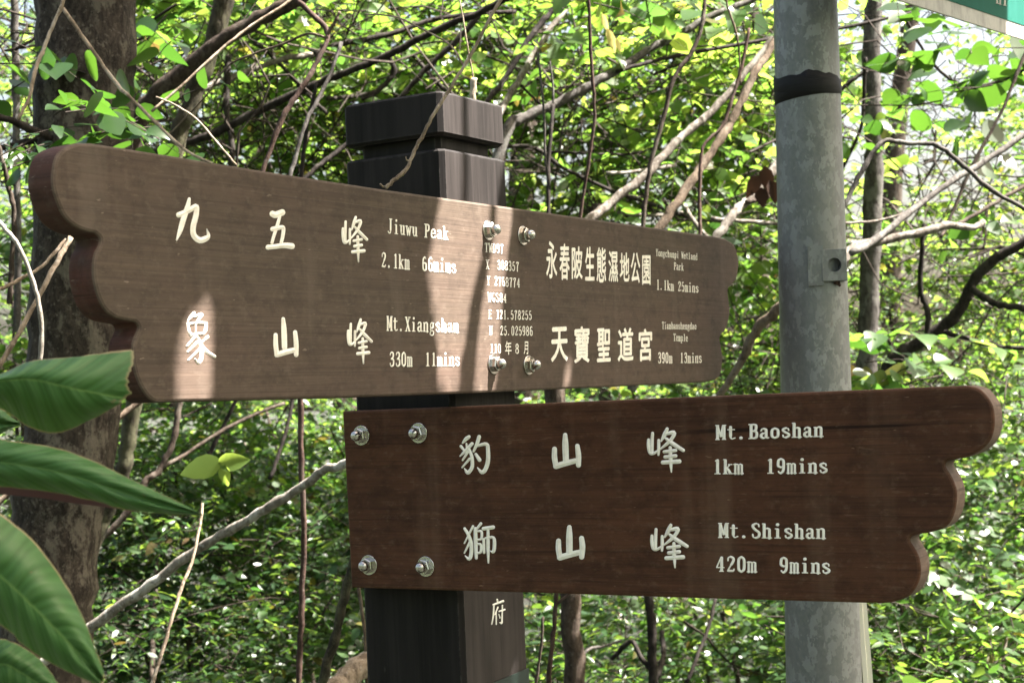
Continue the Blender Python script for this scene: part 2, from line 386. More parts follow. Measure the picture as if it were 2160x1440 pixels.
# --- lettering ---------------------------------------------------------------
GL = {
'M': "T2,0 2,16/t2.3,16 5,3/T5,3 7.7,16/T8,0 8,16/S.5,.6 3.5,.6/S.5,15.4 3,15.4/S6.5,.6 9.5,.6/S7,15.4 9.5,15.4",
't': "T4,14.5 4,2.4/c4,2.4 5.4,.7 8,1.8/S1.5,10.6 7.5,10.6",
'.': "D3.6,1.5",
'B': "T3,0 3,16/S1,15.4 5.5,15.4/S1,.6 5.5,.6/S3,8.4 5.5,8.4/C5.5,15.2 7.4,14.4 7.6,12.2 7.2,9.6 5.5,8.4/C5.5,8.4 7.8,7.2 8.2,4.4 7.6,1.6 5.5,.8",
'a': "c2.2,8.4 3,10.2 4.8,10.6/C4.8,10.4 6.6,9.6 6.8,7.4 6.8,1.8/c6.8,1.8 7.8,.5 9,1/c6.6,6.4 3.8,5.4/C3.8,5.6 2.3,4.2 2.4,2 4,.7/c4,.7 5.4,.7 6.8,2.2",
'o': "C5,.6 2.5,2 2.1,5.5 2.5,9 5,10.5/C5,10.5 7.5,9 7.9,5.5 7.5,2 5,.6",
's': "c7.5,8 7,9.9 5,10.4/C5,10.4 2.7,9.5 2.7,7.6 5,5.8 7.5,4.2 7.5,2 5,.6/c5,.6 2.8,1.2 2.3,3.2",
'h': "T2.6,0 2.6,16/S1,15.4 2.6,15.4/S.8,.6 4.4,.6/c2.6,8 4,10.1 5.6,10.5/C5.6,10.5 7.1,9.8 7.4,8 7.4,0/S5.6,.6 9.2,.6",
'n': "T2.6,0 2.6,10.8/S1,10.2 2.6,10.2/S.8,.6 4.4,.6/c2.6,8 4,10.1 5.6,10.5/C5.6,10.5 7.1,9.8 7.4,8 7.4,0/S5.6,.6 9.2,.6",
'i': "T5,0 5,10.8/S3,10.2 5,10.2/S2.6,.6 7.4,.6/D5,14.6",
'k': "T2.6,0 2.6,16/S1,15.4 2.6,15.4/S.8,.6 4.4,.6/t2.8,4.8 7,10.2/T4.4,6.4 7.6,.6/S5.6,10.2 8.6,10.2/S6,.6 9.2,.6",
'm': "N1.9,0 1.9,10.6/N5,0 5,9.6/N8.1,0 8.1,9.6/c1.9,9 3.4,10.6 5,9.6/c5,9 6.6,10.6 8.1,9.6/S.6,.6 3,.6/S4.2,.6 5.8,.6/S7,.6 9.4,.6/S.6,10.2 1.8,10.2",
'u': "T2.8,10.8 2.8,3/S1,10.2 2.8,10.2/c2.8,3 3.4,1 5,.7 7.2,2.4/T7.2,0 7.2,10.8/S5.4,10.2 7.2,10.2/S7.2,.6 9,.6",
'w': "N1.8,10.4 3.4,.6/t3.4,.6 5,8.6/N5,8.6 6.6,.6/t6.6,.6 8.4,10.4/S.5,10.2 3.2,10.2/S7,10.2 9.6,10.2",
'J': "T6,16 6,3/c6,3 5.4,.8 3.6,.5 2,2/S4,15.4 8,15.4",
'P': "T3,0 3,16/S1,.6 5,.6/S1,15.4 5.5,15.4/C5.5,15.2 7.8,14.4 8,11.8 7.6,9 5.5,7.9/S3,7.9 5.5,7.9",
'e': "C5.4,.6 2.6,2 2.2,5.5 2.7,9 5,10.5/C5,10.5 7.2,9.4 7.6,6/S2.2,5.8 7.6,5.8/c5.4,.6 7,1 8,2.8",
'X': "T2.3,16 7.9,0/t7.7,16 2.3,0/S.8,15.4 3.8,15.4/S6.4,15.4 9.2,15.4/S.8,.6 3.6,.6/S6.4,.6 9.4,.6",
'g': "N5,4.2 2.9,5.4 2.7,7.4 3.1,9.5 5,10.5/N5,10.5 6.9,9.5 7.1,7.4 6.9,5.4 5,4.2/c3.4,4.6 2.7,3 3.4,1.9/c3.4,1.8 7,1.2 8,-.6 7,-3 5,-3.5 2.8,-3 2.2,-1 3.4,1/t6.6,10 8.8,10.5",
'T': "T5,0 5,16/S3,.6 7,.6/S1,15.4 9,15.4/t1,15.6 1,12.4/t9,15.6 9,12.4",
'W': "N1.7,16 3.2,.5/t3.2,.5 5,12.6/N5,12.6 6.8,.5/t6.8,.5 8.5,16/S.4,15.4 3,15.4/S7.2,15.4 9.8,15.4",
'D': "T3,0 3,16/S1,.6 5,.6/S1,15.4 5,15.4/C5,15.2 7.8,13.2 8.4,8 7.8,2.8 5,.8",
'Y': "T2,16 5,8/t8,16 5,8/T5,8 5,0/S3,.6 7,.6/S.6,15.4 3.6,15.4/S6.6,15.4 9.4,15.4",
'G': "c8,12.4 7.2,14.8 5.4,15.5/C5.4,15.5 2.8,13.4 2,8 2.8,2.6 5.4,.5/c5.4,.5 7,1.4 7.6,3/T7.6,.8 7.6,6.6/S5.6,6.6 9.2,6.6",
'S': "c7.7,12.4 7.2,14.8 5,15.5/C5,15.5 2.5,14.2 2.4,11.6 5,8.6 7.9,6 7.6,2 5,.5/c5,.5 2.6,1.2 2,4.2",
'E': "T3,0 3,16/S1,15.4 8,15.4/S1,.6 8.4,.6/S3,8.4 6.4,8.4/t8,15.6 8,13/t8.3,.4 8.3,3.2/t6.4,10 6.4,6.8",
'N': "t2.2,0 2.2,16/T2.2,16 7.8,0/t7.8,0 7.8,16/S.8,.6 3.6,.6/S.8,15.4 2.2,15.4/S6.4,15.4 9.2,15.4",
'c': "C5.2,.6 2.8,2 2.4,5.5 2.8,9 5.2,10.5/c5.2,10.5 7.2,9.8 7.6,8.2/c5.2,.6 7,1.2 8,3",
'p': "T2.8,-4 2.8,10.6/S1,10.2 2.8,10.2/S1,-3.6 4.8,-3.6/c2.8,9 4,10.3 5.4,10.5/C5.4,10.5 7.4,9 7.6,5.6 7.2,2 5.4,.6/c5.4,.6 4,.8 2.8,2.4",
'b': "T2.8,.4 2.8,16/S1,15.4 2.8,15.4/c2.8,9 4,10.3 5.4,10.5/C5.4,10.5 7.4,9 7.6,5.6 7.2,2 5.4,.6/c5.4,.6 4,.6 2.8,2",
'd': "T7.2,0 7.2,16/S5.4,15.4 7.2,15.4/S7.2,.6 9,.6/c7.2,9 6,10.3 4.6,10.5/C4.6,10.5 2.6,9 2.4,5.6 2.8,2 4.6,.6/c4.6,.6 6,.8 7.2,2.4",
'l': "T5,0 5,16/S3,15.4 5,15.4/S2.8,.6 7.2,.6",
'r': "T3.4,0 3.4,10.6/S1.6,10.2 3.4,10.2/S1.6,.6 5.6,.6/c3.4,7.6 4.8,9.8 6.6,10.4 8,9.4",
'0': "C5,.5 2.7,2.6 2.3,8 2.7,13.4 5,15.5/C5,15.5 7.3,13.4 7.7,8 7.3,2.6 5,.5",
'1': "T5.2,0 5.2,16/t3,13.8 5.2,15.6/S2.8,.6 7.6,.6",
'2': "c2.4,11.6 2.8,14.5 5,15.5/C5,15.5 7.4,14.2 7.3,11 5.6,7.6/c5.6,7.6 3.4,3.6 2.2,1/T2.3,1.2 7.8,1.2/t7.8,1 8,3.6",
'3': "c2.4,12.8 3,14.9 5,15.5/C5,15.5 7.2,14.4 7,10.4 4.4,8.4/C4.4,8.4 7.6,7.4 7.6,2 5,.5/c5,.5 2.8,1 2.2,3.4",
'4': "T6.4,0 6.4,15.8/t6.2,15.6 1.8,4.6/S1.8,4.4 8.6,4.4/S4.6,.6 8,.6",
'5': "t3,15.4 2.8,8.4/T3,14.9 7.4,14.9/c2.8,8.4 4,9.6 5.4,9.6/C5.4,9.6 7.6,8 7.6,3 5,.5/c5,.5 2.8,1 2.2,3.4",
'6': "c7.2,13.6 6.6,15 5.2,15.5/C5.2,15.5 2.8,13 2.4,6.4 2.9,2 5,.5/C5,.5 7.4,1.6 7.6,4.8 7.1,8.2 5,9/c5,9 3.2,8.2 2.4,6",
'7': "T2.2,14.9 7.8,14.9/t2.2,15.2 2.2,12/C7.8,14.8 5.4,9 4.8,0",
'8': "N5,8.4 2.8,10 2.8,13.8 5,15.5/C5,15.5 7.2,13.8 7.2,10 5,8.4/N5,8.4 2.2,6.4 2.2,2 5,.5/C5,.5 7.8,2 7.8,6.4 5,8.4",
'9': "C5,6.8 2.6,8 2.4,11.2 2.9,14.2 5,15.5/C5,15.5 7.2,14 7.6,9.6 7.1,3 4.8,.5/c4.8,.5 3.4,1 2.8,2.4/c5,6.8 6.8,7.6 7.4,10",
}
WID = dict(T=2.5, C=2.35, N=1.9, t=1.35, c=1.45, S=1.25)
class Ink:
    """strokes gathered in pixel space, laid on a board face as slightly domed paint"""
    def __init__(s, plane): s.pl = plane; s.V = []; s.F = []; s.k = 0
    def stroke(s, pts, h=.0007):
        """pts [(px,py,halfx,halfy)] ; ellipse pen"""
        pts = np.array(pts, float); n = len(pts); T = np.gradient(pts[:, :2], axis=0)
        s.k += 1; lift = .00012 + (s.k % 9) * .00003
        L, C, Rr = [], [], []
        ang0 = []
        for i in range(n):
            tx, ty = T[i]; hx, hy = pts[i, 2:]
            # normal in pen space
            a, b = tx / hx, ty / hy; q = math.hypot(a, b) + 1e-9; a, b = a / q, b / q
            L.append((pts[i, 0] - b * hx, pts[i, 1] + a * hy)); Rr.append((pts[i, 0] + b * hx, pts[i, 1] - a * hy)); C.append((pts[i, 0], pts[i, 1]))
            ang0.append((a, b))
        def cap(i, sgn):
            a, b = ang0[i]; hx, hy = pts[i, 2:]; out = []
            for q in (-60, -30, 0, 30, 60):
                ca, sa = math.cos(R(q)), math.sin(R(q))
                out.append((pts[i, 0] + sgn * (a * ca - b * sa) * hx, pts[i, 1] + sgn * (b * ca + a * sa) * hy))
            return out
        def add(p, up):
            l = s.pl.loc(*p); s.V.append((l[0], -(lift + up), l[1])); return len(s.V) - 1
        li = [add(p, 0) for p in L]; ci = [add(p, h) for p in C]; ri = [add(p, 0) for p in Rr]
        for i in range(n - 1):
            s.F += [(li[i], li[i + 1], ci[i + 1], ci[i]), (ci[i], ci[i + 1], ri[i + 1], ri[i])]
        for i, sgn in ((0, -1), (n - 1, 1)):
            fan = [add(p, 0) for p in cap(i, sgn)]
            # cap angles run from right side (-60) to left (+60) relative to direction
            seq = ([ri[i]] + fan + [li[i]]) if sgn > 0 else ([li[i]] + fan + [ri[i]])
            for x, y in zip(seq[:-1], seq[1:]): s.F.append((ci[i], x, y))
    def text(s, txt, p0, p1, h0, h1, bold=1.0):
        n = len(txt); p0 = np.array(p0, float); p1 = np.array(p1, float)
        cw = (p1[0] - p0[0]) / n / 10
        def tp(ci, x, y):
            u = (ci + x / 10) / n; p = p0 + (p1 - p0) * u; h = h0 + (h1 - h0) * u
            return p[0] - .0 * y, p[1] - y / 16 * h, h / 16
        for ci, ch in enumerate(txt):
            if ch == ' ': continue
            for st in GL[ch].split('/'):
                k, body = st[0], st[1:]
                if k == 'D':
                    x, y = map(float, body.split(',')); X, Y, hh = tp(ci, x, y)
                    s.stroke([(X - .01, Y, 1.5 * cw * bold, 1.5 * hh * bold), (X + .01, Y, 1.5 * cw * bold, 1.5 * hh * bold)]); continue
                P = [tuple(map(float, q.split(','))) for q in body.split()]
                if k in 'CcN' and len(P) > 2: P = catmull(P, 3)
                elif len(P) == 2: P = [P[0], ((P[0][0] + P[1][0]) / 2, (P[0][1] + P[1][1]) / 2), P[1]]
                wd = WID[k] * .5 * bold; out = []
                ins = wd if k in 'TNt' else 0
                for j, (x, y) in enumerate(P):
                    X, Y, hh = tp(ci, x, y); out.append((X, Y, wd * cw, wd * hh * .82))
                # keep the round ends inside the letter
                if k in 'Tt':
                    y0 = out[0]; y1 = out[-1]; d = np.array(y1[:2]) - np.array(y0[:2]); L = np.hypot(*d)
                    sh = min(.35, wd * hh * .8 / max(L, 1e-6))
                    out[0] = (*(np.array(y0[:2]) + d * sh), *y0[2:]); out[-1] = (*(np.array(y1[:2]) - d * sh), *y1[2:])
                s.stroke(out, .0005)
    def brush(s, strokes, off, scl, asp=1.0, kw=1.0):
        """strokes as lists of (x,y,w) in zoomed pixels"""
        for st in strokes:
            Q = catmull(np.array(st, float), 4) if len(st) > 2 else catmull(np.array([st[0], tuple((np.array(st[0]) + st[1]) / 2), st[1]], float), 3)
            s.stroke([(off[0] + x * scl, off[1] + y * scl, max(wd, 4) * kw * .5 * scl * asp, max(wd, 4) * kw * .5 * scl) for x, y, wd in Q], .0011)
    def cjk(s, ch, box, off, scl, slope=0.0, bold=.018):
        cu = bpy.data.curves.new('glyph', 'FONT'); cu.body = ch; cu.size = 1; cu.resolution_u = 3
        ob = bpy.data.objects.new('glyph', cu); COL.objects.link(ob)
        dg = bpy.context.evaluated_depsgraph_get(); dg.update()
        me = ob.evaluated_get(dg).to_mesh()
        n = len(me.vertices); co = np.empty(n * 3); me.vertices.foreach_get('co', co); co = co.reshape(-1, 3)
        fs = [tuple(p.vertices) for p in me.polygons]
        ob.evaluated_get(dg).to_mesh_clear(); bpy.data.objects.remove(ob); bpy.data.curves.remove(cu)
        lo, hi = co.min(0), co.max(0); b0 = len(s.V); s.k += 1
        x0, y0, x1, y1 = box
        for q, (sx, sy) in enumerate(((0, 0), (bold, 0), (-bold, 0), (0, bold * .7), (0, -bold * .7))):
            b0 = len(s.V)
            for c in co:
                u = (c[0] + sx - lo[0]) / (hi[0] - lo[0]); v = (c[1] + sy - lo[1]) / (hi[1] - lo[1])
                px = off[0] + (x0 + u * (x1 - x0)) * scl
                py = off[1] + (y1 + v * (y0 - y1) + (u - .5) * slope * (x1 - x0)) * scl
                l = s.pl.loc(px, py); s.V.append((l[0], -.0004 - .00005 * q, l[1]))
            s.F += [tuple(b0 + i for i in f) for f in fs]
    def done(s, name, parent, m='paint', off=(0, 0, 0)):
        o = raw_mesh(name, s.V, s.F, [M[m]], parent=parent); o.location = off
        return o
def line(plane, parent, *a, bold=1.0):
    txt, p0, p1, h0, h1 = a; n = len(txt); i = 0
    for seg in txt.split('  '):
        q = lambda c_: (p0[0] + (p1[0] - p0[0]) * c_ / n, p0[1] + (p1[1] - p0[1]) * c_ / n)
        hh = lambda c_: h0 + (h1 - h0) * c_ / n
        k = Ink(plane); k.text(seg, q(i), q(i + len(seg)), hh(i), hh(i + len(seg)), bold=bold); k.done('lettering', parent); i += len(seg) + 2
SH1 = upper
for a in (("Jiuwu Peak", (816, 492), (946, 507), 32, 28), ("2.1km  66mins", (803, 564), (963, 577), 32, 29), ("Mt.Xiangshan", (815, 698), (968, 702), 32, 29), ("330m  11mins", (820, 773), (971, 772), 31, 28),
          ):
    line(S1, SH1, *a, bold=1.0)
for a in (("TWD97", (1022, 532), (1062, 535.5), 20, 20), ("X  308357", (1024, 568), (1095, 572.5), 21, 20), ("Y 2768774", (1026, 602), (1097, 606.5), 20, 20), ("WGS84", (1028, 637), (1069, 639), 20, 20), ("E 121.578255", (1030, 673), (1122, 675), 20, 20),
          ("N  25.025986", (1031, 707), (1124, 708), 20, 20)):
    line(S1, SH1, *a, bold=.92)
for a in (("Yongchunpi Wetland", (1383, 540), (1471, 549), 15, 14.5), ("Park", (1421, 569), (1442, 571), 16, 15.5), ("1.1km 25mins", (1384, 611), (1474, 617.5), 22, 20), ("Tianbaoshengdao", (1396, 694), (1469, 695), 15.5, 14.5), ("Temple", (1420, 719), (1451, 720), 16, 15), ("390m  13mins", (1387, 766), (1481, 765), 23, 21)):
    line(S1, SH1, *a, bold=.92)
k = Ink(S1); k.text("110", (1033, 745), (1057, 745.5), 20, 20, bold=.92); k.text("8", (1086, 745.5), (1095, 746), 21, 21, bold=.92)
k.cjk('年', (1620, 565, 1695, 725), (780, 620), .1759, -.05); k.cjk('月', (1845, 570, 1895, 720), (780, 620), .1759, 0); k.done('lettering', SH1)
for ch, bx in zip('永春陂生態濕地公園', ((128, 115, 258, 560), (293, 145, 412, 580), (443, 180, 570, 570), (608, 185, 718, 588), (748, 190, 860, 610), (895, 235, 1008, 608), (1035, 255, 1148, 600), (1170, 255, 1280, 620), (1310, 290, 1408, 640))):
    k = Ink(S1); k.cjk(ch, bx, (1130, 490), .1713, 0, .024); k.done('painted_character', SH1)
for ch, bx in zip('天寶聖道宮', ((190, 180, 388, 590), (475, 170, 655, 605), (755, 195, 915, 592), (1012, 190, 1195, 585), (1270, 200, 1425, 585))):
    k = Ink(S1); k.cjk(ch, bx, (1130, 660), .1713, -.06, .028); k.done('painted_character', SH1)

JIU = [[(265, 135, 30), (250, 210, 50), (215, 310, 55), (180, 430, 48), (145, 525, 14)],
       [(165, 285, 52), (210, 268, 52), (290, 225, 52), (333, 208, 50), (330, 285, 54), (302, 400, 55), (310, 480, 56), (365, 525, 58), (425, 508, 54), (447, 478, 36), (431, 420, 8)]]
WU = [[(1055, 275, 58), (1085, 285, 62), (1148, 262, 62)], [(1125, 300, 30), (1100, 390, 35), (1070, 480, 32), (1050, 550, 30)],
      [(1055, 420, 44), (1095, 412, 44), (1150, 402, 38), (1160, 425, 38), (1152, 490, 36), (1138, 550, 34)], [(1012, 592, 48), (1080, 585, 46), (1170, 575, 52), (1240, 582, 58)]]
FENG = [[(1750, 350, 24), (1746, 450, 28), (1746, 545, 26)], [(1724, 415, 24), (1723, 470, 26), (1732, 535, 28), (1752, 550, 24), (1782, 525, 18)], [(1790, 420, 24), (1790, 500, 25), (1788, 562, 18)],
        [(1845, 308, 26), (1828, 365, 33), (1806, 428, 14)], [(1832, 358, 22), (1888, 343, 34), (1880, 392, 28), (1850, 445, 28), (1802, 505, 14)], [(1838, 402, 22), (1880, 450, 33), (1950, 518, 28)],
        [(1826, 532, 26), (1900, 518, 28)], [(1832, 583, 28), (1900, 572, 30)], [(1816, 636, 32), (1924, 626, 34)], [(1865, 490, 26), (1868, 620, 30), (1872, 730, 12)]]
XIANG = [[(310, 135, 28), (280, 172, 30), (250, 212, 14)], [(312, 168, 20), (382, 148, 34), (368, 178, 28), (342, 212, 22)], [(250, 232, 24), (262, 300, 27), (282, 350, 22)], [(255, 242, 24), (330, 228, 22), (418, 232, 28)],
         [(425, 236, 30), (420, 295, 33), (398, 332, 26)], [(327, 240, 16), (327, 325, 16)], [(280, 340, 22), (398, 328, 22)], [(318, 362, 27), (240, 448, 14)], [(345, 408, 28), (250, 502, 16)],
         [(330, 350, 22), (372, 420, 34), (386, 500, 38), (375, 575, 38), (352, 604, 32), (320, 570, 10)], [(372, 468, 26), (256, 582, 15)], [(440, 362, 28), (386, 412, 20)], [(385, 440, 22), (430, 500, 34), (508, 548, 28)]]
SHAN = [[(1157, 192, 36), (1165, 300, 54), (1170, 460, 54)], [(1085, 345, 42), (1086, 430, 47), (1097, 530, 48)], [(1097, 530, 52), (1170, 508, 54), (1255, 487, 48)], [(1270, 318, 42), (1280, 430, 49), (1280, 530, 46)]]
BAO = [[(205, 128, 30), (180, 147, 34), (150, 182, 16)], [(135, 212, 27), (168, 252, 20)], [(183, 190, 18), (188, 240, 20)], [(232, 188, 30), (180, 245, 30), (128, 297, 14)], [(205, 232, 24), (230, 300, 29), (235, 380, 32), (217, 422, 33), (192, 440, 34), (166, 405, 10)],
       [(195, 262, 24), (150, 332, 18)], [(212, 320, 24), (146, 396, 15)], [(295, 128, 34), (276, 190, 31), (246, 256, 20)], [(278, 206, 24), (358, 192, 32), (372, 250, 35), (371, 340, 37), (350, 410, 37), (318, 438, 34), (279, 398, 10)], [(265, 280, 26), (298, 330, 34)]]
SHAN2 = [[(1048, 112, 38), (1050, 200, 54), (1055, 340, 52)], [(955, 235, 43), (955, 310, 48), (967, 383, 46)], [(967, 385, 50), (1050, 360, 50), (1140, 337, 46)], [(1155, 208, 40), (1165, 290, 48), (1165, 376, 44)]]
SHI = [[(240, 122, 22), (165, 270, 14)], [(167, 142, 24), (198, 192, 29), (224, 270, 33), (225, 360, 33), (207, 408, 30), (172, 380, 10)], [(212, 262, 24), (165, 356, 14)], [(310, 98, 26), (272, 146, 20)], [(262, 142, 32), (265, 270, 35), (270, 400, 26)],
       [(280, 165, 18), (315, 168, 24), (314, 230, 22), (282, 240, 18)], [(282, 275, 18), (311, 285, 24), (309, 345, 24), (280, 356, 20)], [(332, 142, 32), (418, 130, 34)], [(372, 150, 24), (372, 300, 31), (375, 442, 14)], [(334, 236, 26), (337, 352, 24)], [(348, 226, 18), (420, 222, 28), (428, 300, 31), (418, 345, 28), (394, 338, 10)]]
SHAN3 = [[(1085, 130, 40), (1085, 220, 57), (1085, 350, 56)], [(990, 250, 44), (990, 320, 49), (1002, 393, 48)], [(1002, 395, 52), (1085, 371, 52), (1172, 350, 48)], [(1192, 226, 44), (1200, 300, 51), (1193, 390, 46)]]
def rebox(st, a, b_):
    sx = (b_[2] - b_[0]) / (a[2] - a[0]); sy = (b_[3] - b_[1]) / (a[3] - a[1])
    return [[(b_[0] + (x - a[0]) * sx, b_[1] + (y - a[1]) * sy, wd * .5 * (sx + sy)) for x, y, wd in q] for q in st]
FB = (1710, 300, 1960, 735)
def chars(plane, parent, sets, off, scl, asp):
    for s_ in sets:
        k = Ink(plane); k.brush(s_, off, scl, asp); k.done('painted_character', parent)
chars(S1, SH1, [JIU, WU, FENG], (340, 390), .2222, .95)
chars(S1, SH1, [XIANG, SHAN, rebox(FENG, FB, (1760, 190, 2005, 618))], (340, 630), .2222, .95)
chars(S2, lower, [BAO, SHAN2, rebox(FENG, FB, (1760, 52, 2097, 440))], (940, 890), .2407, 1)
chars(S2, lower, [SHI, SHAN3, rebox(FENG, FB, (1790, 105, 2130, 487))], (940, 1080), .2407, 1)
for a in (("Mt.Baoshan", (1509, 928), (1738, 921), 32, 32), ("1km  19mins", (1502, 1000), (1748, 997.5), 32, 32), ("Mt.Shishan", (1515, 1134), (1743, 1136), 32, 32), ("420m  9mins", (1508, 1205), (1754, 1209.5), 33, 33)):
    line(S2, lower, *a, bold=1.12)
FU = [[(1505, 276, 20), (1512, 300, 16)], [(1468, 322, 15), (1560, 290, 22)], [(1476, 320, 18), (1470, 420, 18), (1455, 500, 10)], [(1512, 345, 16), (1484, 412, 12)], [(1496, 388, 16), (1496, 500, 14)],
      [(1522, 382, 15), (1574, 366, 16)], [(1552, 330, 16), (1550, 420, 17), (1546, 488, 20), (1526, 484, 8)], [(1520, 410, 12), (1530, 440, 16)]]
k = Ink(Plane(K, d1, d2)); k.brush(FU, (700, 1200), .2315, .8)
fu = k.done('lettering', post, 'white', (-PW / 2, -PW / 2, 0))
for v in fu.data.vertices: v.co.z += K[2]
# dark green plate low on the post's right face
pp = Plane(K, d1, d2)
P = [pp.loc(*q) for q in ((1035, 1441), (1113, 1408), (1113, 1560), (1035, 1580))]
V = [(p[0], y, p[1]) for y in (-.002, -.0002) for p in P]
pl = raw_mesh('plate', V, [(3, 2, 1, 0), (4, 5, 6, 7), (0, 1, 5, 4), (1, 2, 6, 5), (2, 3, 7, 6), (3, 0, 4, 7)], [M['dgreen']], parent=post)
pl.location = (-PW / 2, -PW / 2, K[2])

# --- bolts -------------------------------------------------------------------
def bolt(plane, parent, px, py, tilt):
    l = plane.loc(px, py)
    bm = bmesh.new()
    def ring(r, y, n): return [bm.verts.new((r * math.cos(2 * math.pi * i / n + tilt), y, r * math.sin(2 * math.pi * i / n + tilt))) for i in range(n)]
    def stack(prof, n, smooth=True):
        rs = [ring(r, y, n) for r, y in prof]
        for a, b_ in zip(rs[:-1], rs[1:]):
            for i in range(n):
                f = bm.faces.new((a[i], a[(i + 1) % n], b_[(i + 1) % n], b_[i])); f.smooth = smooth
        bm.faces.new(rs[-1]); bm.faces.new(rs[0][::-1])
    stack([(.0128, .001), (.0132, -.0005), (.0132, -.0016), (.0126, -.0021)], 28)
    stack([(.0098, -.0018), (.0100, -.0026), (.0100, -.0082), (.0088, -.0092)], 6, False)
    stack([(.0070, -.009), (.0070, -.0125), (.0066, -.0150), (.0052, -.0173), (.0030, -.0188), (.0008, -.0193)], 18)
    bmesh.ops.recalc_face_normals(bm, faces=bm.faces)
    me = bpy.data.meshes.new('bolt'); bm.to_mesh(me); bm.free(); me.materials.append(M['steel'])
    o = link('bolt', me, parent); o.location = (l[0], 0, l[1]); return o
for p in ((1029, 486), (1102, 497), (1040, 768), (1114, 770)): bolt(S1, upper, *p, random.Random(p[0]).random())
for p in ((763, 918), (884, 913), (779, 1191), (899, 1194)): bolt(S2, lower, *p, random.Random(p[0]).random())

# ------------------------------------------------------------------ the galvanised pole
PD = 2.7
a0, a1 = at(1698.5, 0, PD), at(1738, 1440, PD)
sl_ = (a0 - a1) / (a0[2] - a1[2])
def pole_pt(z): return a1 + sl_ * (z - a1[2])
r0, r1 = 66.5 / FPX * PD, 79 / FPX * PD
def pole_r(z): return r1 + (r0 - r1) * (z - a1[2]) / (a0[2] - a1[2])
pb = pole_pt(-.2)
pole = thing('lamp_pole', 'galvanised grey steel pole with black tape band behind the lower board', 'pole', pb)
V, F = [], []; zs = np.linspace(-.3, 4.6, 50); n = 40
for z in zs:
    c_, r_ = pole_pt(z), pole_r(z)
    V += [c_ + r_ * np.array([math.cos(2 * math.pi * i / n), math.sin(2 * math.pi * i / n), 0]) for i in range(n)]
for j in range(len(zs) - 1): F += [(j * n + i, j * n + (i + 1) % n, (j + 1) * n + (i + 1) % n, (j + 1) * n + i) for i in range(n)]
F.append(tuple((len(zs) - 1) * n + i for i in range(n)))
raw_mesh('shaft', V, F, [M['galv']], smooth=True, parent=pole, off=pb)
# tape band
zt0, zt1 = at(1700, 212, PD)[2], at(1700, 172, PD)[2]
rt = np.random.default_rng(8); V, F = [], []
n = 48
ups = .010 * np.clip(np.sin(np.linspace(0, 2 * math.pi, n, endpoint=False) - 2.6 + math.pi), 0, 1)
for lvl, (zz, dr) in enumerate(((0, .0002), (.01, .0010), (.5, .0012), (.99, .0010), (1.0, .0002))):
    for i in range(n):
        A = 2 * math.pi * i / n; toc = math.cos(A + math.pi / 2)     # 1 towards camera
        z = zt0 + (zt1 - zt0) * zz + .006 * math.cos(A) * (1 - zz) + zz * (.005 * max(0, math.cos(A + math.pi / 2 - .1)) ** 2 + .003 * math.sin(3 * A) + .002 * math.sin(7 * A + 1) + .0012 * math.sin(17 * A))
        c_ = pole_pt(z); r_ = pole_r(z) + dr
        V.append(c_ + r_ * np.array([math.cos(A), math.sin(A), 0]))
for j in range(4): F += [(j * n + i, j * n + (i + 1) % n, (j + 1) * n + (i + 1) % n, (j + 1) * n + i) for i in range(n)]
tb_ = raw_mesh('tape_band', V, F, [M['tape']], smooth=True, parent=pole, off=pb)
V, F = [], []                                   # a second turn of tape riding up over the first
for zz, dr in ((0, .0011), (.05, .0019), (.95, .0019), (1, .0009)):
    for i in range(n):
        A = 2 * math.pi * i / n; z = zt0 + .012 + .026 * zz + .010 * math.cos(A - 1.9) + .003 * zz * math.sin(5 * A)
        V.append(pole_pt(z) + (pole_r(z) + dr) * np.array([math.cos(A), math.sin(A), 0]))
for j in range(3): F += [(j * n + i, j * n + (i + 1) % n, (j + 1) * n + (i + 1) % n, (j + 1) * n + i) for i in range(n)]
raw_mesh('tape_turn', V, F, [M['tape']], smooth=True, parent=tb_, off=pb)
# bracket : plate on the pole wall and a bored block standing out
bz = at(1740, 565, PD)[2]; c_ = pole_pt(bz); rr_ = pole_r(bz)
hb = 41 / FPX * PD
def polar(A, r, z): return pole_pt(z) + r * np.array([math.sin(A), -math.cos(A), 0])      # A = 0 towards the camera
bm = bmesh.new()
def slab(A0, A1, ra, rb, z0, z1):
    q = [polar(A0, ra, z0), polar(A1, ra, z0), polar(A1, rb, z0), polar(A0, rb, z0), polar(A0, ra, z1), polar(A1, ra, z1), polar(A1, rb, z1), polar(A0, rb, z1)]
    v = [bm.verts.new(p - pb) for p in q]
    for f in ((0, 1, 2, 3), (7, 6, 5, 4), (0, 4, 5, 1), (1, 5, 6, 2), (2, 6, 7, 3), (3, 7, 4, 0)): bm.faces.new([v[i] for i in f])
slab(-.30, .10, rr_ - .004, rr_ + .006, bz - hb, bz + hb)
# block with a bore, facing the camera
bx = pole_pt(bz) + np.array([.024, -(rr_ + .006), 0]); hw, hh_, dp = .0205, .026, .045; n = 24
sq = []
for i in range(n):
    A = 2 * math.pi * i / n; ca, sa = math.cos(A), math.sin(A); s_ = 1 / max(abs(ca), abs(sa)); sq.append((hw * ca * s_, hh_ * sa * s_))
def rg(pts, y): return [bm.verts.new(bx + np.array([x, y, z]) - pb) for x, z in pts]
circ = [(.0115 * math.cos(2 * math.pi * i / n), .0115 * math.sin(2 * math.pi * i / n)) for i in range(n)]
rings = [rg(sq, dp), rg(sq, .001), rg([(x * .97, z * .97) for x, z in sq], 0), rg(circ, .0), rg(circ, .035)]
for a, b_ in zip(rings[:-1], rings[1:]):
    for i in range(n): bm.faces.new((a[i], a[(i + 1) % n], b_[(i + 1) % n], b_[i]))
bm.faces.new(rings[-1])
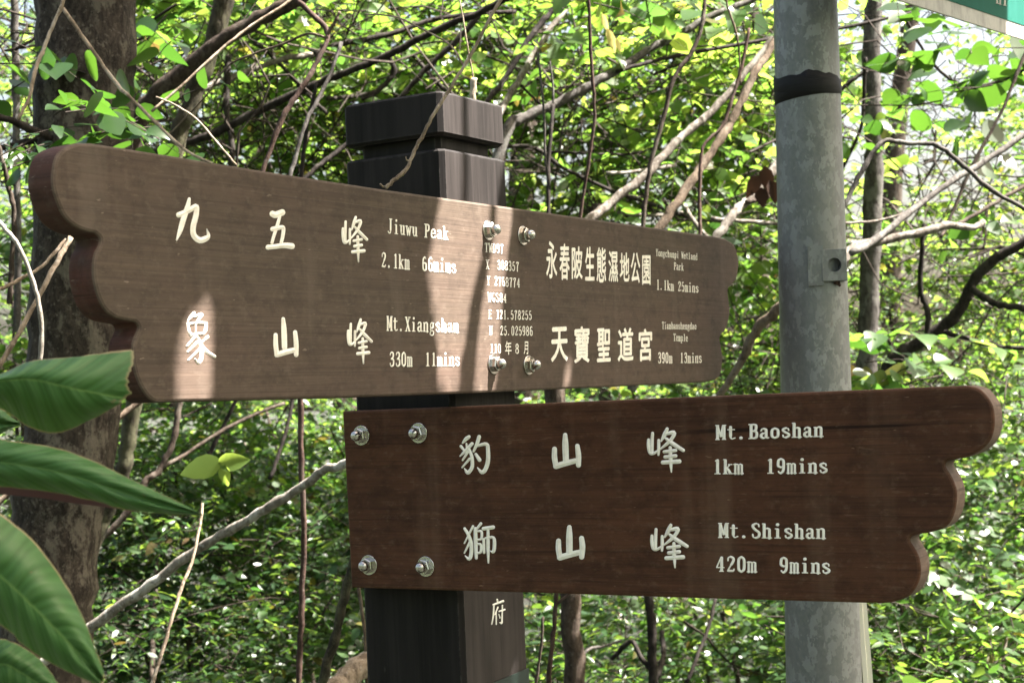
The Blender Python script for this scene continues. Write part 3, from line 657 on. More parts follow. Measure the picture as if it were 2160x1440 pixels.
bmesh.ops.recalc_face_normals(bm, faces=bm.faces)
me = bpy.data.meshes.new('bracket'); bm.to_mesh(me); bm.free(); me.materials.append(M['galv']); link('bracket', me, pole)
# rust drip cap below the block
V, F = tube([bx + np.array([.004, .012, -.026]), bx + np.array([.010, .012, -.034])], [.006, .002], 8, 3); raw_mesh('bolt_stub', V, F, [M['red']], parent=pole, off=pb)

# thin pale strip of a notice board fixed to the pole's far side, seen edge on
e0, e1 = at(1815, 1262, PD), at(1838, 1600, PD)
V = []
for z, (xa, xb) in ((at(1826, 1230, PD)[2], (1812, 1832)), (at(1826, 1700, PD)[2], (1822, 1846))):
    for px in (xa, (xa + xb) / 2 - 1, (xa + xb) / 2 + 1, xb):
        q = at(px, 1350, PD); V.append((q[0], q[1] + (.0 if px in (xa, (xa + xb) / 2 - 1) else .004), z))
    for px in (xb, xa): q = at(px, 1350, PD); V.append((q[0], q[1] + .16, z))
F = [(i, (i + 1) % 6, 6 + (i + 1) % 6, 6 + i) for i in range(6)] + [tuple(range(6)), tuple(range(6, 12))[::-1]]
o = raw_mesh('notice_panel', V, F, [M['strip']], parent=pole, off=pb)
# green sign at the top right
g0, g1 = at(1895, 0, 2.62), None
gd = ray(4112, 705); gd[2] = 0; gd /= np.linalg.norm(gd)
gn = np.array([-gd[1], gd[0], 0.])
GP = Plane(g0, gd, gn)
x0 = -.02; x1 = .62
zb = 0.0
def slab_loc(x0, x1, z0, z1, y0, y1): 
    V = [(x, y, z) for z in (z0, z1) for x, y in ((x0, y0), (x1, y0), (x1, y1), (x0, y1))]
    return V, [(3, 2, 1, 0), (4, 5, 6, 7), (0, 1, 5, 4), (1, 2, 6, 5), (2, 3, 7, 6), (3, 0, 4, 7)]
V, F = slab_loc(-.26, x1, zb, zb + .30, 0, .004)
gs = raw_mesh('road_sign', V, F, [M['dwhite']], parent=pole); gs.location = g0 - pb; gs.rotation_euler.z = GP.rot
gs['label'] = 'green sign panel with dirty white border at top right'
hgt = .026
V, F = slab_loc(-.26 + hgt, x1 - hgt, zb + hgt, zb + .30 - hgt, -.0012, .001)
raw_mesh('face_panel', V, F, [M['green']], parent=gs)
k = Ink(GP); k.text("ni", (2098, 8), (2124, 15), 22, 22); o = k.done('lettering', gs, 'dwhite')
for v in o.data.vertices: v.co.y -= .0016
V, F = slab_loc(-.42, -.2, zb + .2, zb + .23, .005, .03); o = raw_mesh('sign_arm', V, F, [M['galv']], parent=gs)

# ------------------------------------------------------------------ trees, branches, vines
def limb(parent, spec, name='limb'):
    """spec = (bark, depth0, depth1, width0, width1, 'x,y x,y ...') ; widths in pixels at that depth"""
    bk, da, db, wa, wb, s = spec
    P = [tuple(map(float, q.split(','))) for q in s.split()]; n = len(P)
    pts, rad = [], []
    for i, (x, y) in enumerate(P):
        u = i / max(n - 1, 1); d = da + (db - da) * u
        pts.append(at(x, y, d)); rad.append((wa + (wb - wa) * u) * .5 / FPX * d)
    V, F = tube(pts, rad, 10 if max(wa, wb) > 15 else 7, 6)
    return raw_mesh(name, V, F, [M[BARK[bk]]], smooth=True, parent=parent, off=parent.location if parent else None)
def base_at(px, py, d):
    p = at(px, py, d); p[2] = ground_z(p[0], p[1]); return p

TREES = {
 'big': ('tree', 'thick mottled brown trunk standing behind the left end of the upper board', 'tree', (100, 1440, 3.4), [
    ('t', 3.3, 3.5, 190, 215, '80,2100 95,1440 112,1160 140,960 158,720 172,420 178,200 186,0 190,-400 190,-900'),
    ('d', 3.1, 3.4, 14, 18, '-60,225 0,246 60,270 100,290 150,330'), ('d', 3.3, 3.4, 12, 14, '-60,320 0,313 60,300 110,300')]),
 'fork': ('tree', 'leaning grey brown forked tree between the thick trunk and the post', 'tree', (330, 1300, 4.0), [
    ('m', 4.0, 4.0, 26, 44, '40,1600 159,1250 193,1164 227,1078 260,990 275,900 310,700 345,500 372,310 408,200 450,90 480,-20 520,-160'),
    ('b', 3.9, 3.8, 40, 30, '250,420 290,260 330,200 400,140 470,85 560,35 640,-10 700,-60')]),
 'leanl': ('tree', 'slanting leafy tree with long dark limbs left of the post top', 'tree', (240, 1400, 4.6), [
    ('d', 4.6, 4.4, 20, 14, '150,700 220,420 330,322 440,286 527,245 615,201 688,169 732,152 819,117 907,70 1000,32 1080,-10'),
    ('p', 4.5, 4.8, 15, 13, '220,420 300,240 409,198 440,181 495,163 586,128 662,114'), ('d', 4.8, 5.0, 13, 9, '662,114 720,93 819,73 907,44 1000,29 1090,25'),
    ('d', 4.7, 4.6, 15, 13, '481,120 481,163 478,248 490,309 480,420'), ('d', 4.3, 4.4, 11, 10, '600,430 650,370 690,338 726,309 770,270'),
    ('d', 4.9, 4.7, 10, 8, '520,82 570,115 640,190 690,240'), ('d', 5.0, 5.0, 13, 12, '760,207 800,190 830,150 818,117'), ('d', 5.0, 5.2, 10, 8, '690,208 740,205 800,196 870,210'),
    ('d', 4.9, 4.9, 14, 10, '1020,20 960,90 905,140 860,190 820,230'), ('d', 5.1, 5.1, 10, 8, '870,115 900,150 940,190 985,215')]),
 'spread': ('tree', 'many-limbed pale tree spreading up to the right between post and pole', 'tree', (1180, 1400, 4.2), [
    ('b', 4.2, 4.2, 46, 40, '1230,1700 1215,1440 1190,1100 1170,800 1200,560'),
    ('g', 4.1, 4.5, 26, 12, '1120,620 1040,420 1070,274 1101,250 1167,222 1251,177 1299,149 1362,108 1431,73 1494,38 1584,0 1660,-40'),
    ('d', 4.3, 4.6, 9, 7, '1299,151 1397,125 1501,104 1622,83 1768,61 1938,24'),
    ('p', 4.0, 4.4, 22, 14, '1150,640 1200,510 1247,462 1292,424 1355,375 1397,330 1442,285 1501,236 1556,174 1600,120 1660,40'),
    ('n', 3.9, 4.2, 22, 16, '1190,760 1300,600 1390,483 1445,403 1494,333 1542,257 1591,156 1629,97 1680,0'),
    ('p', 3.8, 4.0, 22, 18, '1330,820 1420,640 1515,497 1553,444 1584,417 1629,361 1680,290'), ('b', 3.9, 4.0, 10, 10, '1575,425 1610,418 1660,395'),
    ('d', 4.5, 4.7, 13, 12, '1000,260 1032,208 1060,174 1112,90 1143,49 1181,0 1210,-50'), ('p', 4.4, 4.7, 15, 13, '1040,262 1067,215 1098,163 1126,115 1167,52 1206,3 1240,-50'),
    ('d', 4.6, 4.9, 9, 9, '1049,309 1126,312 1188,354 1292,403 1393,437 1460,460'), ('d', 4.5, 4.5, 6, 6, '1098,180 1130,212 1164,240'),
    ('p', 4.9, 5.0, 8, 9, '1303,448 1340,452 1397,455 1440,450'), ('p', 4.3, 4.4, 9, 9, '1501,462 1560,466 1636,472 1700,474'), ('p', 4.5, 4.4, 10, 9, '1445,434 1460,462 1495,505'),
    ('n', 3.7, 3.6, 12, 26, '1500,860 1560,770 1600,690 1660,640'), ('p', 4.5, 4.6, 7, 9, '1280,365 1340,362 1420,350'), ('d', 4.8, 4.9, 6, 6, '1150,320 1260,325 1330,325 1380,312')]),
 'slim': ('tree', 'slim upright lichen-spotted trunk just right of the grey pole', 'tree', (1831, 1440, 5.2), [
    ('g', 5.2, 5.2, 46, 38, '1822,1900 1828,1440 1830,810 1831,680 1838,519 1841,425 1843,283 1838,142 1843,0 1850,-250'),
    ('d', 5.1, 5.0, 8, 8, '1760,372 1782,345 1815,270 1822,200 1826,120'), ('d', 5.1, 5.1, 12, 8, '1740,205 1772,189 1800,168 1830,150'), ('d', 5.0, 5.0, 11, 9, '1842,128 1875,122 1900,128')]),
 'crook': ('tree', 'dark crooked tree with a swan-neck limb low at the right edge', 'tree', (1880, 1300, 5.0), [
    ('d', 5.0, 4.8, 34, 20, '1830,1500 1850,1000 1868,800 1899,746 1967,706 2024,655 2053,592 2098,547 2180,500'),
    ('d', 4.9, 4.9, 14, 10, '1956,710 1957,655 1942,609 1945,530 1950,470'), ('d', 4.8, 4.7, 12, 8, '1990,700 2040,715 2100,730 2180,735'), ('d', 4.8, 4.6, 16, 12, '2050,610 2100,640 2160,650 2230,660')]),
 'rightarm': ('tree', 'pale grey tree whose long arms cross in front of the bright gap at right', 'tree', (1740, 1000, 3.7), [
    ('g', 3.7, 3.7, 30, 24, '1720,1600 1725,1200 1735,900 1760,640'),
    ('p', 3.7, 3.9, 24, 13, '1760,640 1782,543 1824,514 1914,496 1999,477 2051,479 2075,470'), ('g', 3.7, 4.1, 16, 12, '1796,536 1867,491 1938,430 2032,368 2136,302 2230,240'),
    ('g', 3.4, 3.5, 11, 10, '1745,500 1782,430 1824,349 1862,300 1914,302 1975,307 2032,349 2079,392 2160,441 2230,480'), ('p', 3.8, 3.9, 7, 6, '1740,485 1782,472 1857,465 1938,439'),
    ('b', 4.2, 4.3, 7, 8, '1985,500 1999,472 2056,340 2117,227 2150,142 2190,60'), ('b', 4.1, 4.3, 9, 9, '1999,480 2032,467 2103,425 2160,392 2230,350'), ('d', 4.6, 4.7, 7, 7, '1905,30 1938,90 1975,142 2037,182 2126,165 2200,120')]),
 'lowleft': ('tree', 'tangle-stemmed small tree rising below the upper board at left', 'tree', (180, 1400, 4.3), [
    ('b', 4.1, 4.2, 16, 13, '110,1290 150,1216 193,1160 270,1078 309,1014 335,992 365,928 378,854 400,760'),
    ('b', 4.4, 4.6, 8, 8, '344,984 391,958 451,919 524,880 600,850'), ('n', 3.6, 3.7, 15, 13, '-40,1090 20,1040 150,949 215,905 279,859 330,810'),
    ('d', 4.8, 4.8, 10, 8, '430,980 455,930 480,880 510,820'), ('d', 4.7, 4.8, 9, 8, '570,1010 590,950 610,880 625,800')]),
 'lowmid': ('tree', 'dark many-stemmed shrub tree seen under the lower board', 'tree', (1378, 1500, 4.6), [
    ('d', 4.6, 4.6, 22, 18, '1385,1700 1378,1434 1375,1323 1368,1250 1370,1100'), ('d', 4.6, 4.7, 12, 9, '1378,1420 1350,1380 1330,1352 1290,1390'), ('d', 4.7, 4.8, 9, 8, '1448,1440 1476,1370 1495,1320 1510,1260'),
    ('g', 4.5, 4.6, 7, 6, '1215,1410 1240,1370 1270,1363 1310,1350'), ('d', 4.6, 4.7, 14, 10, '1385,1430 1400,1380 1395,1330'), ('d', 5.2, 5.2, 14, 12, '2000,1440 1996,1336 1989,1246 1985,1150')]),
}
TR = {}
for key, (nm, lab, cat, bpx, limbs) in TREES.items():
    tb = base_at(*bpx); T = thing(nm, lab, cat, tb); TR[key] = T
    for i, l in enumerate(limbs): limb(T, l, 'trunk' if i == 0 else 'limb')

SOLO = [  # name, label, category, limb specs
 ('dead_twig', 'tan dead twig leaning across the post cap with its tip on the upper board', 'twig', [
    ('l', 1.93, 1.86, 7, 9, '1105,-60 1050,10 1005,95 979,140 947,191 920,233 893,284 875,316 862,349 851,364 833,378 813,396'), ('l', 1.87, 1.865, 6, 4, '817,393 808,394 802,388'),
    ('l', 1.92, 2.1, 5, 3, '979,140 947,93 877,55 831,35 770,30'), ('l', 1.86, 1.86, 4, 2, '862,340 857,336 856,330')]),
 ('dead_twig', 'forked bare twig hanging before the thick trunk at top left', 'twig', [
    ('l', 1.55, 1.5, 9, 8, '132,-40 134,0 105,70 85,120 73,153 61,208 38,252'), ('l', 1.55, 1.44, 9, 6, '134,20 192,102 249,179 303,233 351,281 396,320 447,345')]),
 ('dead_twig', 'thin pale twig poking down onto the upper board left of the post', 'twig', [('l', 2.2, 2.1, 4, 5, '330,205 370,222 415,252 455,298 498,348')]),
 ('dead_twig', 'tan slender twig sloping past the forked tree at top left', 'twig', [('l', 2.9, 3.0, 6, 6, '320,235 390,175 460,110 530,55 600,10 650,-30')]),
 ('dead_twig', 'short broken stick standing up behind the post cap', 'twig', [('l', 2.5, 2.5, 15, 14, '998,260 997,205 999,165'), ('l', 2.5, 2.5, 4, 3, '999,168 994,140 985,90 975,30 965,-20')]),
 ('liana', 'reddish brown liana bending down left of the post top', 'vine', [('r', 2.8, 2.7, 12, 11, '600,-40 627,0 667,38 691,73 673,122 638,184 597,248 557,356 530,440'), ('n', 2.75, 2.75, 8, 7, '690,72 705,50 716,25'), ('n', 2.75, 2.9, 6, 3, '690,80 650,72 600,92 540,112 480,140 440,195 400,240 340,300')]),
 ('liana', 'grey straight vine beside the reddish liana left of the post', 'vine', [('g', 3.1, 3.0, 8, 10, '720,90 694,163 668,215 644,262 615,359 600,430')]),
 ('liana', 'dark upright vine just left of the post cap', 'vine', [('d', 3.3, 3.3, 7, 10, '668,175 660,215 650,257 635,370 630,440')]),
 ('liana', 'thin brown vine hanging straight down right of the post', 'vine', [('r', 3.2, 3.2, 7, 8, '1242,-50 1242,0 1246,104 1254,243 1244,330 1223,458 1215,560')]),
 ('liana', 'dark knotted vine dropping from the lowest pale limb right of the post', 'vine', [('d', 3.9, 3.8, 9, 9, '1167,222 1164,260 1157,347 1157,451 1150,560'), ('g', 3.9, 3.9, 5, 4, '1167,222 1166,180 1160,130')]),
 ('liana', 'brown sinuous vine crossing behind the long pale limbs', 'vine', [('b', 3.6, 3.5, 9, 10, '1490,-40 1487,0 1480,55 1459,111 1421,167 1397,260 1372,347 1355,479 1345,580')]),
 ('liana', 'reddish vine hanging just left of the grey pole', 'vine', [('r', 3.5, 3.4, 7, 8, '1580,60 1567,132 1549,194 1525,264 1483,312 1476,400 1476,500 1470,600')]),
 ('liana', 'thin tan vine curving down from the top near the grey pole', 'vine', [('n', 3.5, 3.5, 5, 4, '1525,-40 1535,15 1553,70 1560,120 1562,180')]),
 ('liana', 'hair-thin grey vine between the post and the brown hanging vine', 'vine', [('g', 3.4, 3.4, 5, 5, '1135,110 1140,160 1148,240 1150,330 1160,400')]),
 ('fallen_branch', 'long pale fallen branch slanting behind the left edge of the lower board', 'branch', [('c', 3.0, 2.75, 22, 18, '60,1420 189,1324 301,1246 408,1164 494,1113 559,1074 645,1022 688,988 727,979 800,940')]),
 ('sapling', 'reddish brown upright bare stem left of the lower board', 'stem', [('r', 2.9, 2.9, 12, 14, '632,760 634,842 636,992 641,1121 636,1294 630,1440 626,1700 622,2500')]),
 ('sapling', 'thin orange brown stem leaning below the pointed leaf tip', 'stem', [('l', 2.6, 2.5, 6, 10, '428,1060 421,1113 404,1186 382,1242 357,1324 322,1440 300,1560')]),
 ('sapling', 'greenish brown leaning stem against the left side of the post foot', 'stem', [('m', 2.6, 2.6, 18, 22, '760,1120 735,1229 710,1328 680,1440 650,1600')]),
 ('sapling', 'thin tan stem beside the post below the lower board', 'stem', [('n', 2.7, 2.7, 8, 8, '752,1180 757,1242 770,1337 774,1440 776,1600')]),
 ('sapling', 'pinkish forked stem right of the post foot', 'stem', [('r', 2.9, 2.9, 9, 12, '1176,1180 1174,1251 1167,1337 1158,1440 1150,1600'), ('r', 2.9, 2.9, 7, 6, '1174,1272 1188,1262 1204,1247')]),
 ('sapling', 'thin brown stem close to the right side of the post foot', 'stem', [('b', 3.0, 3.0, 6, 7, '1145,1300 1142,1360 1135,1410 1125,1480')]),
 ('sapling', 'pale grey whip of a stem hanging at the far left edge', 'stem', [('c', 2.2, 2.2, 9, 11, '-30,430 0,470 40,520 75,610 88,690 85,757 84,840')]),
 ('sapling', 'tan doubled stem arching out from the far left edge', 'stem', [('l', 2.5, 2.4, 12, 10, '150,500 118,555 85,620 40,700 0,770 -40,840'), ('l', 2.5, 2.4, 8, 8, '140,505 90,560 40,590 0,610 -40,630')]),
 ('sapling', 'slim grey trunk at the far left behind the thick trunk', 'stem', [('g', 4.6, 4.6, 16, 16, '30,-60 32,60 33,160 35,300 38,520 36,700')]),
 ('sapling', 'dark curved stem against the far left edge beside the upper board', 'stem', [('b', 2.9, 2.9, 10, 12, '-20,280 0,320 20,400 30,455 25,560 20,640')]),
 ('log', 'weathered brown log leaning at the left side of the post foot', 'log', [('l', 2.75, 2.6, 46, 62, '880,1300 800,1375 740,1425 690,1470 600,1540')]),
]
for nm, lab, cat, specs in SOLO:
    q = specs[0][5].split()[-1].split(','); p = at(float(q[0]), float(q[1]), specs[0][2])
    T = thing(nm, lab, cat, p)
    for i, s_ in enumerate(specs): limb(T, s_, 'stem' if i == 0 else 'side_shoot')

# ------------------------------------------------------------------ foliage
def leaf_template(kind):
    if kind == 'ovate': rows, hw = [.2, .45, .75], [.27, .31, .17]
    elif kind == 'lance': rows, hw = [.2, .5, .78], [.13, .17, .10]
    elif kind == 'heart': rows, hw = [.06, .35, .72], [.26, .42, .22]
    elif kind == 'near':
        rows = list(np.linspace(.05, .95, 9)); hw = [.33 * math.sin(math.pi * t_ ** .72) ** .8 * (1 + .03 * (-1) ** i) for i, t_ in enumerate(rows)]
    elif kind == 'nearheart':
        rows = list(np.linspace(.03, .94, 9)); hw = [.20, .36, .42, .41, .37, .30, .215, .13, .05]
    else: rows, hw = [.45], [.26]
    V = [(0, 0, 0)]
    for t_, h_ in zip(rows, hw):
        dz = -.22 * t_ * t_
        V += [(t_ - (.1 if kind == 'heart' and t_ < .1 else 0), -h_, dz + h_ * .28), (t_, 0, dz), (t_ - (.1 if kind == 'heart' and t_ < .1 else 0), h_, dz + h_ * .28)]
    V.append((1, 0, -.24)); n = len(rows); F = [(0, 1, 2), (0, 2, 3)]
    for i in range(n - 1):
        a = 1 + 3 * i; b_ = a + 3
        F += [(a, b_, b_ + 1), (a, b_ + 1, a + 1), (a + 1, b_ + 1, b_ + 2), (a + 1, b_ + 2, a + 2)]
    a = 1 + 3 * (n - 1); e = len(V) - 1
    F += [(a, e, a + 1), (a + 1, e, a + 2)]
    return np.array(V, np.float32), np.array(F, np.int32)
TPL = {k: leaf_template(k) for k in ('ovate', 'lance', 'heart', 'far', 'near', 'nearheart')}
def unit(v): return v / (np.linalg.norm(v, axis=-1, keepdims=True) + 1e-9)
def leaves(rng, pos, dirs, size, kind, tilt=.6, nrm=None):
    N = len(pos); TV, TF = TPL[kind]
    if nrm is None: nrm = np.array([0, 0, 1.]) + rng.normal(0, tilt, (N, 3))
    x = unit(dirs); y = unit(np.cross(nrm, x)); z = np.cross(x, y)
    s = size.reshape(-1, 1, 1); wv = rng.uniform(.8, 1.2, (N, 1, 1)); cz = rng.uniform(-.3, 1.5, (N, 1, 1))
    V = pos[:, None, :] + s * (TV[None, :, 0:1] * x[:, None] + wv * TV[None, :, 1:2] * y[:, None] + cz * TV[None, :, 2:3] * z[:, None])
    F = TF[None] + (np.arange(N) * len(TV))[:, None, None]
    return V.reshape(-1, 3), F.reshape(-1, 3)
def sprays(rng, C, n, L, leaf, kind, tilt=.6, bias=(0, 0, 0), keep=None):
    """C (M,3) start points -> leaves on arching twigs, plus the twigs"""
    M_ = len(C); az = rng.uniform(0, 2 * math.pi, M_); el = rng.uniform(-.5, .6, M_)
    D = unit(np.stack([np.cos(az) * np.cos(el), np.sin(az) * np.cos(el), np.sin(el)], 1) + np.array(bias))
    S = unit(np.cross(D, [0, 0, 1.])); LL = L * rng.uniform(.6, 1.3, M_)
    ks = np.arange(n); t_ = (ks + .8) / n
    P = C[:, None] + D[:, None] * (LL[:, None] * t_)[..., None]
    P[..., 2] -= .22 * LL[:, None] * t_ ** 2
    side = np.where(ks % 2 == 0, 1., -1.)[None, :, None] * np.where(rng.random(M_) < .5, 1, -1)[:, None, None]
    LD = D[:, None] * .7 + S[:, None] * side + rng.normal(0, .3, (M_, n, 3)) + np.array([0, 0, -.2])
    sz = leaf * rng.uniform(.6, 1.25, (M_, n)) * (1 - .35 * np.abs(t_ - .5))
    nr = np.array([0, 0, 1.]) + rng.normal(0, tilt, (M_, 1, 3)) + rng.normal(0, tilt * .7, (M_, n, 3))
    pos, LD, sz, nr = P.reshape(-1, 3), LD.reshape(-1, 3), sz.ravel(), nr.reshape(-1, 3)
    if keep is not None:
        k = keep(pos, sz); pos, LD, sz, nr = pos[k], LD[k], sz[k], nr[k]
    V, F = leaves(rng, pos, LD, sz, kind, nrm=nr)
    # twigs : 3 sided, 4 stations
    tt = np.linspace(0, 1, 4); Q = C[:, None] + D[:, None] * (LL[:, None] * tt)[..., None]; Q[..., 2] -= .22 * LL[:, None] * tt ** 2
    rad = (.0022 + .006 * L) * .45 * (1.15 - tt); U = np.cross(D, S)
    ring = np.stack([Q + rad[None, :, None] * (math.cos(a) * S + math.sin(a) * U)[:, None] for a in (0, 2.09, 4.19)], 2)   # M,4,3,3
    base_ = (np.arange(M_) * 12)[:, None]; tf = []
    for j in range(3):
        for s_ in range(3):
            a, b_, c_, d_ = j * 3 + s_, j * 3 + (s_ + 1) % 3, (j + 1) * 3 + (s_ + 1) % 3, (j + 1) * 3 + s_
            tf += [(a, b_, c_), (a, c_, d_)]
    TF = (base_[:, :, None] + np.array(tf)[None]).reshape(-1, 3)
    TV = ring.reshape(-1, 3)
    return V, F, TV, TF
def fine_twigs(rng, c, r, M_, L=.6):
    C = ellipsoid(rng, c, r, M_); D = unit(rng.normal(0, 1, (M_, 3)) * [1, .6, .8]); B = rng.normal(0, .16, (M_, 3)); B2 = rng.normal(0, .08, (M_, 3))
    LL = L * rng.uniform(.5, 1.6, M_); tt = np.linspace(-.5, .5, 9)
    Q = C[:, None] + D[:, None] * (LL[:, None] * tt)[..., None] + B[:, None] * (tt ** 2)[None, :, None] * 2 + B2[:, None] * np.sin(tt * 11)[None, :, None] * .5
    S = unit(np.cross(D, [.1, .2, 1.])); U = np.cross(D, S); rad = rng.uniform(.0014, .0045, M_)[:, None] * (1.1 - (tt + .5) * .7)[None]
    ring = np.stack([Q + rad[..., None] * (math.cos(a) * S + math.sin(a) * U)[:, None] for a in (0, 2.09, 4.19)], 2)
    tf = []
    for j in range(8):
        for s_ in range(3):
            a, b_, c_, d_ = j * 3 + s_, j * 3 + (s_ + 1) % 3, (j + 1) * 3 + (s_ + 1) % 3, (j + 1) * 3 + s_
            tf += [(a, b_, c_), (a, c_, d_)]
    TF = ((np.arange(M_) * 27)[:, None, None] + np.array(tf)[None]).reshape(-1, 3)
    return ring.reshape(-1, 3), TF, None, None
def ellipsoid(rng, c, r, M_):
    p = unit(rng.normal(0, 1, (M_, 3))) * rng.uniform(.15, 1, (M_, 1)) ** (1 / 2.2)
    return np.array(c) + p * np.array(r)
def foliage(name, parent, mats, parts, off):
    """parts: list of (V,F,TV,TF,matindex)"""
    Vs, Fs, mi, b0 = [], [], [], 0
    for V, F, TV, TF, k in parts:
        Vs.append(V); Fs.append(F + b0); mi.append(np.full(len(F), k)); b0 += len(V)
        if TV is not None: Vs.append(TV); Fs.append(TF + b0); mi.append(np.full(len(TF), len(mats))); b0 += len(TV)
    return np_mesh(name, np.concatenate(Vs), np.concatenate(Fs), [M[x] for x in mats] + [M['twig']], np.concatenate(mi), parent, off)
def crown(key_or_obj, mats, blobs, seed, name='crown', keep=None):
    """blobs: (px,py,depth,(rx,ry,rz),count,leaf,kind,mat index[,n,L])"""
    T = TR[key_or_obj] if isinstance(key_or_obj, str) else key_or_obj
    rng = np.random.default_rng(seed); parts = []
    for bl in blobs:
        px, py, d, r_, cnt, lf, kd, k = bl[:8]; n, L = bl[8:] if len(bl) > 8 else (9, lf * 5.5)
        Cc = ellipsoid(rng, at(px, py, d), r_, max(4, cnt // 9))
        C = Cc[rng.integers(0, len(Cc), cnt)] + rng.normal(0, 1, (cnt, 3)) * (np.array(r_) * .15 + .02)
        cut = int(cnt * .74)
        parts.append((*sprays(rng, C[:cut], n, L, lf, kd, keep=keep), k))
        if cut < cnt: parts.append((*sprays(rng, C[cut:], n, L, lf * .9, 'lance' if kd in ('ovate', 'heart') else kd, keep=keep), len(mats) - 1))
        if cnt > 50: parts.append((*fine_twigs(rng, at(px, py, d - (.5 if py < 700 else 0)), np.array(r_) * 1.1, int(cnt * (.30 if py < 700 else .05))), len(mats)))
    return foliage(name, T, mats, parts, T.location)

crown('fork', ['leaf_bright', 'leaf_mid', 'leaf_dark'], [(450, 120, 5.6, (.6, .6, .5), 382, 0.046, 'ovate', 0), (400, 40, 4.6, (.4, .3, .2), 72, 0.056, 'heart', 1), (330, 300, 5.4, (.4, .4, .3), 145, 0.040, 'ovate', 0)], 11)
crown('leanl', ['leaf_bright', 'leaf_mid', 'leaf_dark'], [(750, 80, 6.0, (.8, .6, .5), 437, 0.056, 'heart', 0), (620, 290, 6.2, (.65, .5, .4), 291, 0.052, 'ovate', 0), (830, 30, 5.2, (.5, .4, .25), 58, 0.066, 'heart', 1), (680, 240, 5.3, (.5, .3, .3), 43, 0.056, 'ovate', 0)], 12)
crown('spread', ['leaf_bright', 'leaf_mid', 'leaf_dark'], [(1350, 130, 5.9, (.75, .6, .55), 345, 0.059, 'heart', 0), (1480, 330, 6.0, (.6, .5, .5), 272, 0.056, 'heart', 0), (1180, 330, 6.0, (.5, .5, .4), 167, 0.052, 'ovate', 0),
      (1330, 200, 4.9, (.4, .3, .4), 36, 0.066, 'lance', 1), (1570, 120, 5.0, (.3, .35, .4), 72, 0.056, 'heart', 0), (1260, 60, 4.5, (.3, .2, .15), 18, 0.072, 'heart', 1)], 13)
crown('slim', ['leaf_bright', 'leaf_mid', 'leaf_dark'], [(1950, 480, 6.8, (.8, .6, .6), 185, 0.038, 'ovate', 0), (1960, 120, 7.2, (.8, .6, .35), 66, 0.038, 'ovate', 1), (2120, 260, 6.6, (.4, .5, .6), 81, 0.041, 'ovate', 0), (1800, 200, 6.2, (.2, .3, .5), 29, 0.038, 'ovate', 0)], 14)
crown('crook', ['leaf_mid', 'leaf_bright', 'leaf_dark'], [(2040, 720, 6.4, (.7, .6, .45), 283, 0.043, 'ovate', 0), (1900, 640, 6.0, (.3, .4, .4), 94, 0.043, 'ovate', 1), (2150, 560, 6.0, (.35, .4, .5), 148, 0.044, 'ovate', 1)], 15)
crown('rightarm', ['leaf_mid', 'leaf_shade'], [(2010, 90, 4.4, (.24, .25, .13), 13, .085, 'nearheart', 1, 6, .3), (2130, 330, 4.8, (.3, .3, .3), 20, .06, 'nearheart', 0), (1920, 780, 4.4, (.22, .25, .10), 12, .075, 'nearheart', 0, 7, .3), (1850, 190, 4.9, (.1, .1, .3), 7, .06, 'nearheart', 0, 6, .2)], 16)
crown('lowleft', ['leaf_mid', 'leaf_dark'], [(350, 960, 5.6, (.6, .5, .35), 280, 0.036, 'ovate', 0), (300, 1130, 5.4, (.5, .5, .4), 168, 0.038, 'lance', 1)], 17)
crown('lowmid', ['leaf_dark', 'leaf_bright'], [(1300, 1340, 5.6, (.7, .5, .35), 210, 0.047, 'ovate', 0), (1430, 1350, 6.6, (.5, .4, .4), 154, 0.036, 'ovate', 1), (1190, 1310, 5.0, (.3, .3, .25), 84, 0.047, 'lance', 0), (1570, 1350, 5.4, (.35, .4, .3), 112, 0.041, 'ovate', 0)], 18)
crown('big', ['leaf_shade'], [(90, 285, 2.95, (.2, .15, .06), 7, .065, 'near', 0, 5, .25), (235, 285, 3.0, (.2, .15, .06), 14, .055, 'near', 0, 6, .22), (10, 110, 3.3, (.08, .2, .16), 5, .08, 'nearheart', 0, 5, .25), (370, 60, 3.7, (.10, .2, .10), 4, .09, 'nearheart', 0, 4, .25)], 19, 'low_leaves')

